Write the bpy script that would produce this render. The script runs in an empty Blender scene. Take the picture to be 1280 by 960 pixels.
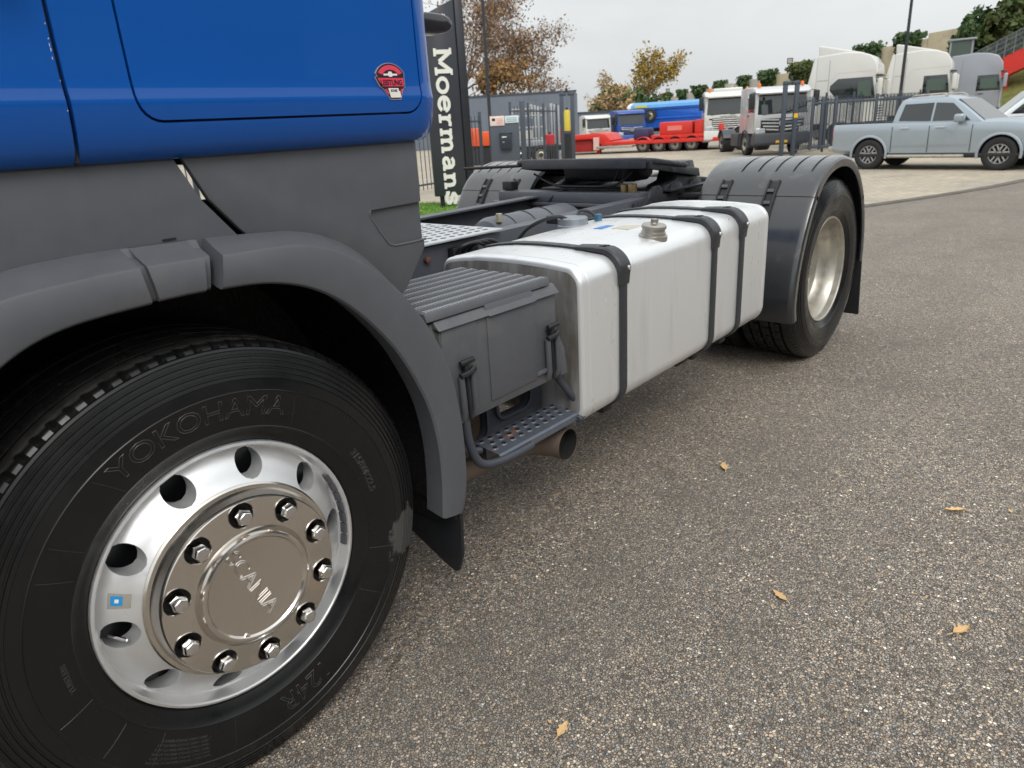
import bpy, bmesh, math, random
from mathutils import Vector, Matrix
from mathutils import noise as mnoise
R = math.radians
random.seed(7)
scene = bpy.context.scene
COL = scene.collection

# ------------------------------------------------------------------ camera
YAW, PITCH, ROLL = R(47.6245), R(20.0122), R(-3.4091)
CAM = Vector((-0.56493, -1.35558, 1.38977))
FPX = 888.67
fw = Vector((math.sin(YAW)*math.cos(PITCH), math.cos(YAW)*math.cos(PITCH), -math.sin(PITCH)))
r0 = Vector((math.cos(YAW), -math.sin(YAW), 0)); u0 = r0.cross(fw)
rt = r0*math.cos(ROLL) + u0*math.sin(ROLL); up = -r0*math.sin(ROLL) + u0*math.cos(ROLL)
cd = bpy.data.cameras.new('camera'); cam = bpy.data.objects.new('camera', cd); COL.objects.link(cam)
cam.matrix_world = Matrix(((rt.x, up.x, -fw.x, CAM.x), (rt.y, up.y, -fw.y, CAM.y), (rt.z, up.z, -fw.z, CAM.z), (0, 0, 0, 1)))
cd.sensor_fit = 'HORIZONTAL'; cd.sensor_width = 36; cd.lens = FPX/1280*36
cd.clip_start = 0.02; cd.clip_end = 3000
cd.dof.use_dof = True; cd.dof.focus_distance = 2.1; cd.dof.aperture_fstop = 6.8
scene.camera = cam
scene.render.resolution_x, scene.render.resolution_y = 1024, 768

# ------------------------------------------------------------------ sky and light (overcast)
SUN_EL, SUN_AZ = R(48), R(215)
world = bpy.data.worlds.new('World'); scene.world = world; world.use_nodes = True
nt = world.node_tree; nt.nodes.clear()
def wn(t, **k):
    n = nt.nodes.new(t)
    for a, b in k.items(): setattr(n, a, b)
    return n
wo = wn('ShaderNodeOutputWorld'); bg = wn('ShaderNodeBackground'); sky = wn('ShaderNodeTexSky', sky_type='NISHITA')
sky.sun_disc = False; sky.sun_elevation = SUN_EL; sky.sun_rotation = SUN_AZ; sky.air_density = 1.2; sky.dust_density = 4.0
hsv = wn('ShaderNodeHueSaturation'); hsv.inputs['Saturation'].default_value = 0.16
tc = wn('ShaderNodeTexCoord'); mp = wn('ShaderNodeMapping'); mp.inputs['Scale'].default_value = (1.0, 1.0, 3.2)
ns = wn('ShaderNodeTexNoise'); ns.inputs['Scale'].default_value = 1.6; ns.inputs['Detail'].default_value = 5; ns.inputs['Roughness'].default_value = 0.55
ns.inputs['Distortion'].default_value = 0.4
cr = wn('ShaderNodeValToRGB'); cr.color_ramp.elements[0].position = 0.3; cr.color_ramp.elements[1].position = 0.72
cr.color_ramp.elements[0].color = (6.0, 6.3, 6.45, 1); cr.color_ramp.elements[1].color = (8.2, 8.45, 8.5, 1)
mx = wn('ShaderNodeMix', data_type='RGBA'); mx.inputs[0].default_value = 0.82
nt.links.new(sky.outputs[0], hsv.inputs['Color']); nt.links.new(tc.outputs['Generated'], mp.inputs[0]); nt.links.new(mp.outputs[0], ns.inputs['Vector'])
nt.links.new(ns.outputs['Fac'], cr.inputs[0]); nt.links.new(hsv.outputs[0], mx.inputs[6]); nt.links.new(cr.outputs[0], mx.inputs[7])
# overcast skies brighten evenly towards the zenith
sz = wn('ShaderNodeSeparateXYZ'); zr = wn('ShaderNodeMapRange'); zr.inputs[3].default_value = 0.94; zr.inputs[4].default_value = 1.75
zm = wn('ShaderNodeMix', data_type='RGBA', blend_type='MULTIPLY'); zm.inputs[0].default_value = 1.0
nt.links.new(tc.outputs['Generated'], sz.inputs[0]); nt.links.new(sz.outputs['Z'], zr.inputs[0]); nt.links.new(mx.outputs[2], zm.inputs[6]); nt.links.new(zr.outputs[0], zm.inputs[7])
nt.links.new(zm.outputs[2], bg.inputs[0]); nt.links.new(bg.outputs[0], wo.inputs[0])
bg.inputs[1].default_value = 0.095
sd = bpy.data.lights.new('sun', 'SUN'); sd.energy = 1.2; sd.angle = R(28); sd.color = (1.0, 0.965, 0.91)
so = bpy.data.objects.new('sun', sd); COL.objects.link(so)
sdir = Vector((math.sin(SUN_AZ)*math.cos(SUN_EL), math.cos(SUN_AZ)*math.cos(SUN_EL), math.sin(SUN_EL)))
so.rotation_euler = sdir.to_track_quat('Z', 'Y').to_euler()
vs = scene.view_settings
scene.display_settings.display_device = 'sRGB'
vs.view_transform = 'Standard'; vs.look = 'None'; vs.gamma = 1.0; vs.use_curve_mapping = False; vs.exposure = 0.34
scene.render.engine = 'CYCLES'

# ------------------------------------------------------------------ materials
def lin(r, g, b):
    f = lambda c: (c/255/12.92) if c/255 <= 0.04045 else ((c/255+0.055)/1.055)**2.4
    return (f(r), f(g), f(b), 1)
class NT:
    def __init__(s, name):
        s.m = bpy.data.materials.new(name); s.m.use_nodes = True; s.t = s.m.node_tree
        s.p = s.t.nodes['Principled BSDF']; s.co = s.n('ShaderNodeTexCoord').outputs['Object']
    def n(s, ty, **k):
        x = s.t.nodes.new(ty)
        for a, b in k.items(): setattr(x, a, b)
        return x
    def l(s, a, b): s.t.links.new(a, b)
    def noise(s, scale, detail=4, rough=.55, co=None, dist=0):
        x = s.n('ShaderNodeTexNoise'); x.inputs['Scale'].default_value = scale; x.inputs['Detail'].default_value = detail
        x.inputs['Roughness'].default_value = rough; x.inputs['Distortion'].default_value = dist; s.l(co or s.co, x.inputs['Vector']); return x.outputs['Fac']
    def mapped(s, sc):
        x = s.n('ShaderNodeMapping'); x.inputs['Scale'].default_value = sc; s.l(s.co, x.inputs[0]); return x.outputs[0]
    def ramp(s, fac, stops):
        x = s.n('ShaderNodeValToRGB'); e = x.color_ramp.elements
        while len(e) < len(stops): e.new(0.5)
        for i, (p, c) in enumerate(stops):
            e[i].position = p; e[i].color = c if len(c) == 4 else (*c, 1)
        s.l(fac, x.inputs[0]); return x.outputs[0]
    def mix(s, fac, a, b, blend='MIX'):
        x = s.n('ShaderNodeMix', data_type='RGBA', blend_type=blend)
        for i, v in ((0, fac), (6, a), (7, b)):
            if hasattr(v, 'is_linked'): s.l(v, x.inputs[i])
            else: x.inputs[i].default_value = v
        return x.outputs[2]
    def rng(s, fac, a, b, lo=0, hi=1):
        x = s.n('ShaderNodeMapRange'); x.inputs[1].default_value = lo; x.inputs[2].default_value = hi
        x.inputs[3].default_value = a; x.inputs[4].default_value = b; s.l(fac, x.inputs[0]); return x.outputs[0]
    def bump(s, h, strength, dist=0.002):
        x = s.n('ShaderNodeBump'); x.inputs['Strength'].default_value = strength; x.inputs['Distance'].default_value = dist
        s.l(h, x.inputs['Height']); s.l(x.outputs[0], s.p.inputs['Normal']); return x
def sc(c, k): return (min(c[0]*k, 1), min(c[1]*k, 1), min(c[2]*k, 1), 1)
MATS = {}
def mat(name, col, rough=.5, metal=0., var=.12, vsc=6., bump=0., bsc=300., bdist=.001, coat=0., rvar=.08, dirt=None, stretch=(1, 1, 1), crough=.04, spec=.5):
    """dirt = (colour, scale, lo, hi)"""
    if name in MATS: return MATS[name]
    k = NT(name); p = k.p
    co = k.mapped(stretch)
    f = k.noise(vsc, 5, .6, co)
    c = k.mix(f, sc(col, 1-var), sc(col, 1+var))
    if dirt:
        dc, ds, lo, hi = dirt
        df = k.rng(k.noise(ds, 7, .65, co, .3), 0, 1, lo, hi)
        c = k.mix(df, c, dc)
    k.l(c, p.inputs['Base Color']); p.inputs['Metallic'].default_value = metal
    k.l(k.rng(k.noise(vsc*2.3, 4, .6, co), max(rough-rvar, .02), min(rough+rvar, 1), .3, .7), p.inputs['Roughness'])
    if coat: p.inputs['Coat Weight'].default_value = coat; p.inputs['Coat Roughness'].default_value = crough
    p.inputs['Specular IOR Level'].default_value = spec
    if bump: k.bump(k.noise(bsc, 3, .6, co), bump, bdist)
    MATS[name] = k.m; return k.m
def glass(name, col=(.03, .04, .045, 1), rough=.03):
    if name in MATS: return MATS[name]
    k = NT(name); p = k.p
    k.l(k.mix(k.noise(1.2), sc(col, .7), sc(col, 1.4)), p.inputs['Base Color']); p.inputs['Roughness'].default_value = rough
    p.inputs['Specular IOR Level'].default_value = .6; p.inputs['Coat Weight'].default_value = .6
    MATS[name] = k.m; return k.m

def asphalt():
    k = NT('asphalt'); p = k.p
    def vor(scale, feat='F1', rnd=1.0):
        v = k.n('ShaderNodeTexVoronoi', feature=feat); v.inputs['Scale'].default_value = scale; v.inputs['Randomness'].default_value = rnd; return v
    warp = k.n('ShaderNodeVectorMath', operation='ADD'); k.l(k.co, warp.inputs[0])
    wsc = k.n('ShaderNodeVectorMath', operation='SCALE'); wsc.inputs[3].default_value = .0045
    nn = k.n('ShaderNodeTexNoise'); nn.inputs['Scale'].default_value = 130; k.l(k.co, nn.inputs['Vector']); k.l(nn.outputs['Color'], wsc.inputs[0]); k.l(wsc.outputs[0], warp.inputs[1])
    a = vor(128); k.l(warp.outputs[0], a.inputs['Vector']); b = vor(250); k.l(warp.outputs[0], b.inputs['Vector'])
    da = vor(128, 'DISTANCE_TO_EDGE'); k.l(warp.outputs[0], da.inputs['Vector'])
    def stones(v, light):
        sx = k.n('ShaderNodeSeparateColor'); k.l(v.outputs['Color'], sx.inputs[0])
        return k.ramp(sx.outputs[0], [(0, (.05, .045, .04)), (.25, (.095, .086, .077)), (.5, (.145, .132, .12)), (.68, (.18, .162, .143)), (.8, (.22, .205, .185)), (.91, (.31, .285, .25)), (.965, (.33, .26, .19)), (.986, (.46, .43, .39)), (1, (.62, .6, .56))]), sx
    ca, sa = stones(a, 1); cb, sb = stones(b, 1)
    pick = k.ramp(sa.outputs[1], [(.42, (0, 0, 0)), (.46, (1, 1, 1))])
    c = k.mix(pick, ca, cb)
    hue = k.mix(k.mix(pick, sa.outputs[2], sb.outputs[2]) if False else sa.outputs[2], (1.10, .97, .82, 1), (.90, .98, 1.08, 1))
    c = k.mix(1, c, hue, 'MULTIPLY')
    edge = k.rng(da.outputs['Distance'], .0, 1, 0, .12)
    c = k.mix(k.rng(edge, .62, 0), c, (.045, .041, .037, 1))
    big = k.noise(.55, 5, .6)
    c = k.mix(.55, c, k.ramp(big, [(.3, (.62, .61, .6)), (.7, (1.0, .98, .95))]), 'MULTIPLY')
    c = k.mix(k.rng(k.noise(2.6, 6, .7), 0, .5, .52, .75), c, (.06, .054, .047, 1), 'MIX')
    tr = k.noise(1.0, 4, .6, k.mapped((.12, 1.3, 1)))
    c = k.mix(k.rng(tr, 0, .42, .5, .66), c, (.085, .078, .07, 1))
    oil = k.rng(k.noise(.9, 3, .5, None, .6), 0, .35, .70, .80)
    c = k.mix(oil, c, (.045, .042, .04, 1))
    c = k.mix(1, c, (1.98, 1.93, 1.86, 1), 'MULTIPLY')
    k.l(c, p.inputs['Base Color'])
    k.l(k.rng(k.noise(40, 3), .5, .85), p.inputs['Roughness'])
    h = k.n('ShaderNodeMath', operation='ADD'); k.l(edge, h.inputs[0]); k.l(sa.outputs[2], h.inputs[1])
    k.bump(h.outputs[0], .9, .0035)
    MATS['asphalt'] = k.m; return k.m

def brick_paving():
    k = NT('block_paving'); p = k.p
    mp = k.n('ShaderNodeMapping'); mp.inputs['Rotation'].default_value = (0, 0, R(20)); k.l(k.co, mp.inputs[0])
    b = k.n('ShaderNodeTexBrick'); b.inputs['Scale'].default_value = 1; b.inputs['Brick Width'].default_value = .22; b.inputs['Row Height'].default_value = .11
    b.inputs['Mortar Size'].default_value = .006; b.inputs['Color1'].default_value = (.40, .352, .275, 1); b.inputs['Color2'].default_value = (.49, .435, .345, 1); b.inputs['Mortar'].default_value = (.2, .18, .15, 1)
    k.l(mp.outputs[0], b.inputs['Vector'])
    c = k.mix(.7, b.outputs['Color'], k.ramp(k.noise(.35, 6, .65), [(.3, (.6, .62, .64)), (.7, (1.15, 1.08, 1.0))]), 'MULTIPLY')
    c = k.mix(k.rng(k.noise(1.1, 6, .7), 0, .6, .5, .72), c, (.22, .205, .18, 1))
    k.l(c, p.inputs['Base Color']); p.inputs['Roughness'].default_value = .75
    k.bump(b.outputs['Fac'], -.4, .004)
    MATS['block_paving'] = k.m; return k.m

def rubber(name, scuff=False):
    k = NT(name); p = k.p
    f = k.noise(9, 6, .65)
    c = k.mix(f, (.0035, .0036, .004, 1), (.009, .009, .0095, 1))
    # pale dust / scuffs with their own ragged outline
    d = k.rng(k.noise(14, 9, .75), 0, .5, .6, .78)
    c = k.mix(d, c, (.034, .032, .029, 1))
    if scuff:   # chalky kerb scrape near the rear shoulder
        sub = k.n('ShaderNodeVectorMath', operation='DISTANCE'); k.l(k.co, sub.inputs[0]); sub.inputs[1].default_value = (.447, -.02, .395)
        ad = k.n('ShaderNodeMath', operation='ADD'); k.l(sub.outputs['Value'], ad.inputs[0]); k.l(k.rng(k.noise(22, 6, .7), -.07, .07), ad.inputs[1])
        c = k.mix(k.rng(ad.outputs[0], .75, 0, .062, .070), c, (.085, .083, .08, 1))
    if scuff:   # dusty running surface: beyond the shoulder radius
        sx_ = k.n('ShaderNodeSeparateXYZ'); k.l(k.co, sx_.inputs[0]); cz_ = k.n('ShaderNodeCombineXYZ'); k.l(sx_.outputs[0], cz_.inputs[0]); k.l(sx_.outputs[2], cz_.inputs[2])
        dd = k.n('ShaderNodeVectorMath', operation='DISTANCE'); k.l(cz_.outputs[0], dd.inputs[0]); dd.inputs[1].default_value = (0, 0, .505)
        tm = k.n('ShaderNodeMath', operation='MULTIPLY'); k.l(k.rng(dd.outputs['Value'], 0, 1, .5112, .5125), tm.inputs[0]); k.l(k.rng(k.noise(30, 6, .7), .3, 1, .35, .65), tm.inputs[1])
        c = k.mix(tm.outputs[0], c, (.07, .068, .064, 1))
    k.l(c, p.inputs['Base Color'])
    k.l(k.rng(k.noise(5, 6, .65), .16, .46, .35, .65), p.inputs['Roughness']); p.inputs['Specular IOR Level'].default_value = .34; p.inputs['Coat Weight'].default_value = .18; p.inputs['Coat Roughness'].default_value = .2
    k.bump(k.noise(420, 3), .12, .0006)
    MATS[name] = k.m; return k.m

def leaf_mat(name, cols, sc_=.9):
    k = NT(name); p = k.p
    info = k.n('ShaderNodeObjectInfo')
    g = k.n('ShaderNodeNewGeometry')
    f = g.outputs['Random Per Island']
    c = k.ramp(f, [(i/(len(cols)-1), x) for i, x in enumerate(cols)])
    c = k.mix(k.rng(k.noise(sc_, 3), 0, .6, .35, .7), c, sc(cols[0], .6))
    k.l(c, p.inputs['Base Color']); p.inputs['Roughness'].default_value = .7
    p.inputs['Subsurface Weight'].default_value = 0
    MATS[name] = k.m; return k.m

# ------------------------------------------------------------------ mesh helpers
class MB:
    def __init__(s): s.v = []; s.f = []
    def add(s, vs_, fs, M=None):
        o = len(s.v)
        s.v += [tuple(M @ Vector(q)) if M else tuple(q) for q in vs_]
        s.f += [tuple(i+o for i in q) for q in fs]; return s
    def box(s, x0, x1, y0, y1, z0, z1, M=None):
        return s.add([(x0,y0,z0),(x1,y0,z0),(x1,y1,z0),(x0,y1,z0),(x0,y0,z1),(x1,y0,z1),(x1,y1,z1),(x0,y1,z1)],
                     [(0,3,2,1),(4,5,6,7),(0,1,5,4),(1,2,6,5),(2,3,7,6),(3,0,4,7)], M)
    def prism(s, poly, a0, a1, ax='y', M=None):
        """poly: 2D points; ax y -> (x,z), x -> (y,z), z -> (x,y)"""
        def P(q, a): return {'y': (q[0], a, q[1]), 'x': (a, q[0], q[1]), 'z': (q[0], q[1], a)}[ax]
        n = len(poly); vv = [P(q, a0) for q in poly] + [P(q, a1) for q in poly]
        ff = [tuple(range(n)), tuple(range(2*n-1, n-1, -1))] + [(i, n+i, n+(i+1) % n, (i+1) % n) for i in range(n)]
        return s.add(vv, ff, M)
    def lathe(s, prof, c=(0, 0, 0), n=48, ax='y', a0=0., a1=2*math.pi, M=None, closed=True):
        full = abs(a1-a0-2*math.pi) < 1e-6; m = n if full else n+1; vv = []; ff = []
        for j in range(m):
            t = a0+(a1-a0)*j/n; ct, st = math.cos(t), math.sin(t)
            for r, h in prof:
                q = {'y': (r*ct, h, r*st), 'x': (h, r*ct, r*st), 'z': (r*ct, r*st, h)}[ax]
                vv.append((c[0]+q[0], c[1]+q[1], c[2]+q[2]))
        k = len(prof)
        for j in range(n):
            for i in range(k-1):
                a, b = j*k+i, ((j+1) % m)*k+i
                ff.append((a, a+1, b+1, b))
        return s.add(vv, ff, M)
    def tube(s, pts, r, n=10, cap=True, M=None):
        pts = [Vector(q) for q in pts]; rr = r if isinstance(r, (list, tuple)) else [r]*len(pts)
        vv = []; ff = []; prev = None
        for i, q in enumerate(pts):
            d = (pts[min(i+1, len(pts)-1)]-pts[max(i-1, 0)]).normalized()
            if prev is None:
                a = d.cross(Vector((0, 0, 1)));  a = a if a.length > .05 else d.cross(Vector((0, 1, 0)))
            else: a = prev - d*prev.dot(d)
            a.normalize(); prev = a; b = d.cross(a)
            for j in range(n):
                t = 2*math.pi*j/n; vv.append(q+a*math.cos(t)*rr[i]+b*math.sin(t)*rr[i])
        for i in range(len(pts)-1):
            for j in range(n): ff.append((i*n+j, i*n+(j+1) % n, (i+1)*n+(j+1) % n, (i+1)*n+j))
        if cap: ff += [tuple(range(n-1, -1, -1)), tuple(range((len(pts)-1)*n, len(pts)*n))]
        return s.add(vv, ff, M)
    def loft(s, rings, closed=False, cap=False, M=None):
        k = len(rings[0]); vv = [q for r in rings for q in r]; ff = []
        for i in range(len(rings)-1):
            for j in range(k if closed else k-1):
                ff.append((i*k+j, i*k+(j+1) % k, (i+1)*k+(j+1) % k, (i+1)*k+j))
        if cap: ff += [tuple(range(k-1, -1, -1)), tuple(range((len(rings)-1)*k, len(rings)*k))]
        return s.add(vv, ff, M)
    def build(s, name, m, parent=None, bevel=0., seg=2, ang=34, weld=True, flat=False):
        bm = bmesh.new(); vs_ = [bm.verts.new(q) for q in s.v]
        for q in s.f:
            try: bm.faces.new([vs_[i] for i in q])
            except ValueError: pass
        if weld: bmesh.ops.remove_doubles(bm, verts=bm.verts, dist=1e-5)
        bmesh.ops.recalc_face_normals(bm, faces=bm.faces)
        if bevel:
            ed = [e for e in bm.edges if len(e.link_faces) == 2 and e.calc_face_angle(0) > R(28)]
            bmesh.ops.bevel(bm, geom=ed, offset=bevel, segments=seg, affect='EDGES', profile=.5, clamp_overlap=True)
        me = bpy.data.meshes.new(name); bm.to_mesh(me); bm.free()
        return link(name, me, m, parent, ang, flat)
def link(name, me, m, parent=None, ang=34, flat=False):
    if m is not None: me.materials.clear(); me.materials.append(m)
    if not flat:
        me.polygons.foreach_set('use_smooth', [True]*len(me.polygons)); me.set_sharp_from_angle(angle=R(ang))
    o = bpy.data.objects.new(name, me); COL.objects.link(o); o.parent = parent; return o
def boolean(o, cutters, op='DIFFERENCE'):
    tmp = []
    for c in cutters:
        bm = bmesh.new(); vv = [bm.verts.new(q) for q in c.v]
        for q in c.f: bm.faces.new([vv[i] for i in q])
        bmesh.ops.recalc_face_normals(bm, faces=bm.faces); me = bpy.data.meshes.new('cut'); bm.to_mesh(me); bm.free()
        co = bpy.data.objects.new('cut', me); COL.objects.link(co); tmp.append(co)
        md = o.modifiers.new('b', 'BOOLEAN'); md.operation = op; md.object = co; md.solver = 'EXACT'
    bpy.context.view_layer.update()
    dg = bpy.context.evaluated_depsgraph_get(); me = bpy.data.meshes.new_from_object(o.evaluated_get(dg)); o.modifiers.clear()
    old = o.data; o.data = me; bpy.data.meshes.remove(old)
    me.polygons.foreach_set('use_smooth', [True]*len(me.polygons)); me.set_sharp_from_angle(angle=R(30))
    for t in tmp: d = t.data; bpy.data.objects.remove(t); bpy.data.meshes.remove(d)
    return o
def text_mesh(txt, size, extrude=0., outline=0., align='CENTER', bold=0.):
    cu = bpy.data.curves.new('t', 'FONT'); cu.body = txt; cu.size = size; cu.align_x = align; cu.extrude = extrude; cu.resolution_u = 3
    if outline: cu.fill_mode = 'NONE'; cu.bevel_depth = outline; cu.bevel_resolution = 0
    if bold: cu.offset = bold
    ob = bpy.data.objects.new('t', cu); COL.objects.link(ob); bpy.context.view_layer.update()
    dg = bpy.context.evaluated_depsgraph_get(); me = bpy.data.meshes.new_from_object(ob.evaluated_get(dg))
    bpy.data.objects.remove(ob); bpy.data.curves.remove(cu); return me
def text_on(name, txt, size, M, m, parent, extrude=.0008, outline=0., align='CENTER', bold=0., sx=1.):
    me = text_mesh(txt, size, extrude, outline, align, bold)
    for v in me.vertices: v.co = M @ Vector((v.co.x*sx, v.co.y, v.co.z))
    return link(name, me, m, parent, 30)
def catmull(pts, n):
    P = [Vector(q) for q in pts]; out = []
    L = [0]
    for a, b in zip(P, P[1:]): L.append(L[-1]+(b-a).length)
    for i in range(n):
        t = L[-1]*i/(n-1); k = 0
        while k < len(P)-2 and L[k+1] < t: k += 1
        u = (t-L[k])/max(L[k+1]-L[k], 1e-9)
        a, b, c, d = P[max(k-1, 0)], P[k], P[k+1], P[min(k+2, len(P)-1)]
        out.append(.5*((2*b)+(-a+c)*u+(2*a-5*b+4*c-d)*u*u+(-a+3*b-3*c+d)*u*u*u))
    return out
def rrect(x0, x1, z0, z1, r, n=6):
    o = []
    for cx, cz, a in ((x1-r, z1-r, 0), (x0+r, z1-r, 90), (x0+r, z0+r, 180), (x1-r, z0+r, 270)):
        for i in range(n+1): t = R(a+90*i/n); o.append((cx+r*math.cos(t), cz+r*math.sin(t)))
    return o
def empty(name, loc=(0, 0, 0), rz=0., label=None, cat=None, group=None):
    o = bpy.data.objects.new(name, None); COL.objects.link(o); o.location = loc; o.rotation_euler = (0, 0, rz); o.empty_display_size = .2
    if label: tag(o, label, cat, group)
    return o
def tag(o, label=None, cat=None, group=None, kind=None):
    if label: o['label'] = label
    if cat: o['category'] = cat
    if group: o['group'] = group
    if kind: o['kind'] = kind
    return o
def copy_tree(o, parent=None):
    c = o.copy(); COL.objects.link(c); c.parent = parent
    for ch in list(o.children): copy_tree(ch, c)
    return c
def bx(name, m, parent, *b, bevel=0., M=None): return MB().box(*b, M=M).build(name, m, parent, bevel=bevel)

def ground_z(x, y):
    s = (x+.3*y-6)/12; s = min(max(s, 0), 1); return -.3*s*s*(3-2*s)

# shared materials
M_blue = mat('blue_paint', (.0, .078, .36, 1), .5, 0, .05, 3, coat=.75, rvar=.05, spec=.15)
M_plast = mat('grey_plastic', lin(83, 85, 90), .48, 0, .15, 14, bump=.4, bsc=900, bdist=.0006, rvar=.08, dirt=(lin(104, 102, 98), 3.2, .56, .85))
M_plast2 = mat('grey_fender_plastic', lin(34, 36, 40), .36, 0, .10, 9, coat=1., crough=.14, rvar=.1, dirt=(lin(105, 102, 98), 5, .6, .85))
M_black = mat('black_plastic', lin(30, 31, 34), .5, 0, .2, 12, bump=.2, bsc=400, rvar=.12)
M_liner = mat('black_liner', lin(22, 22, 24), .38, 0, .25, 30, bump=.9, bsc=130, bdist=.003, rvar=.15)
M_frame = mat('grey_chassis_paint', lin(82, 85, 92), .45, 0, .16, 8, rvar=.1, dirt=(lin(96, 88, 80), 6, .58, .8))
M_darksteel = mat('greasy_black_steel', lin(54, 56, 61), .38, .3, .3, 14, bump=.5, bsc=60, bdist=.002, rvar=.16, dirt=(lin(120, 108, 92), 9, .62, .85))
M_alloy = mat('forged_alloy', (.80, .805, .81, 1), .44, .8, .07, 14, rvar=.07, dirt=((.40, .39, .38, 1), 16, .62, .88))
M_chrome = mat('polished_steel', (.70, .66, .61, 1), .17, 1., .04, 6, rvar=.04, dirt=((.55, .51, .46, 1), 5, .6, .85))
M_nut = mat('chrome_nut', (.74, .73, .72, 1), .06, 1., .05, 40, rvar=.02)
M_alu = mat('brushed_aluminium', (.80, .808, .81, 1), .34, .55, .035, 2.2, bump=.04, bsc=70, rvar=.07, dirt=((.60, .595, .575, 1), 1.6, .54, .9), stretch=(5, 5, .55))
M_aludirty = mat('stained_aluminium', (.40, .40, .40, 1), .40, .5, .2, 5, rvar=.1, dirt=((.15, .125, .095, 1), 4, .42, .72), stretch=(1, 3.2, .6))
M_rust = mat('rusty_pipe', lin(112, 98, 88), .7, .2, .2, 10, bump=.3, bsc=200, dirt=(lin(78, 64, 55), 9, .5, .75))
M_step = mat('worn_step_steel', lin(94, 100, 110), .42, .35, .2, 18, rvar=.14, dirt=(lin(152, 98, 60), 8, .54, .68))
M_whiteplate = mat('galvanised_plate', lin(205, 208, 210), .42, .5, .08, 9, rvar=.1)
M_plast2.node_tree.nodes['Principled BSDF'].inputs['Coat IOR'].default_value = 1.55
M_rubber = rubber('rubber', True)
M_rubber2 = rubber('rubber_plain')
M_steelrim = mat('dusty_steel_rim', lin(186, 182, 172), .4, .7, .1, 9, rvar=.12, dirt=(lin(128, 120, 108), 8, .5, .8))
M_white = mat('white_print', lin(228, 226, 220), .45, 0, .05, 20)
M_asphalt = asphalt(); M_paving = brick_paving()
# ================================================================== GROUND NEAR
def build_ground():
    # one sheet to the horizon, finer where it dips towards the yard
    xs = [-2500, -400, -60, -10] + [i*1.0 for i in range(-6, 31)] + [40, 60, 120, 400, 2500]
    ys = [-2500, -400, -60, -20] + [i*1.0 for i in range(-14, 41)] + [60, 120, 400, 2500]
    b = MB(); vv = [(x, y, ground_z(x, y)) for x in xs for y in ys]; n = len(ys)
    b.add(vv, [(i*n+j, (i+1)*n+j, (i+1)*n+j+1, i*n+j+1) for i in range(len(xs)-1) for j in range(n-1)])
    o = b.build('ground', M_asphalt); tag(o, kind='structure'); return o
build_ground()

# ================================================================== THE TRUCK (x rearwards, y across, z up)
truck = empty('tractor_truck', (0, 0, 0), 0, 'blue tractor truck with grey skirts, silver tank and bare fifth wheel', 'truck')
YC = 1.22

# ---------------- wheels
def truck_tyre(name, parent, m, cx, cz, flip=False, y0=0., R0=.512, notch=True, blocks=False):
    """profile (r,y): outer sidewall at negative y"""
    p = [(.288, .016), (.297, .006), (.303, -.004), (.318, -.014), (.332, -.0205), (.3335, -.0222), (.335, -.0212), (.36, -.028), (.385, -.0325), (.412, -.0335), (.4135, -.0352), (.415, -.0337), (.432, -.031)]
    r, y = .438, -.0295
    for i in range(5):
        p += [(r, y), (r+.001, y-.0018), (r+.0075, y+.0005), (r+.0085, y+.004)]; r += .0118; y += .0052
    p += [(.4985, -.002), (.500, .003), ('n', .5055, .0070), ('n', .508, .0095), ('n', R0, .018), (R0+.001, .030), (R0+.001, .036), (R0+.001, .052)]
    for kg, g in enumerate((.064, .124, .184, .244)):
        p += [('b', R0+.001, g-.006, kg), (R0-.012, g-.004), (R0-.012, g+.004), ('b', R0+.001, g+.006, kg+1)]
        if blocks and kg < 3: p += [('b', R0+.001, g+.029, kg+1), (R0-.007, g+.030), ('b', R0+.001, g+.031, kg+7)]
    p += [('b', R0, .286, 4), (.505, .298), (.48, .318), (.43, .337), (.38, .335), (.32, .318), (.288, .292)]
    n = 360; vv = []; k = len(p)
    for j in range(n):
        t = 2*math.pi*j/n; ct, st = math.cos(t), math.sin(t); nt_ = notch and (j % 4 == 0)
        for q in p:
            if q[0] == 'n': rr, yy = (q[1]-.005, q[2]+.001) if nt_ else (q[1], q[2])
            elif q[0] == 'b': rr, yy = (q[1]-.011 if blocks and (j+3*q[3]) % 8 == 0 else q[1]), q[2]
            else: rr, yy = q
            z = cz+rr*st
            if z < .0015: yy += (-.008 if yy < .1 else 0) if False else 0; z = .0015
            vv.append((cx+rr*ct, y0+(-yy if flip else yy), z))
    b = MB(); b.add(vv, [(j*k+i, j*k+i+1, ((j+1) % n)*k+i+1, ((j+1) % n)*k+i) for j in range(n) for i in range(k-1)])
    return b.build(name, m, parent, ang=24)

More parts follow.
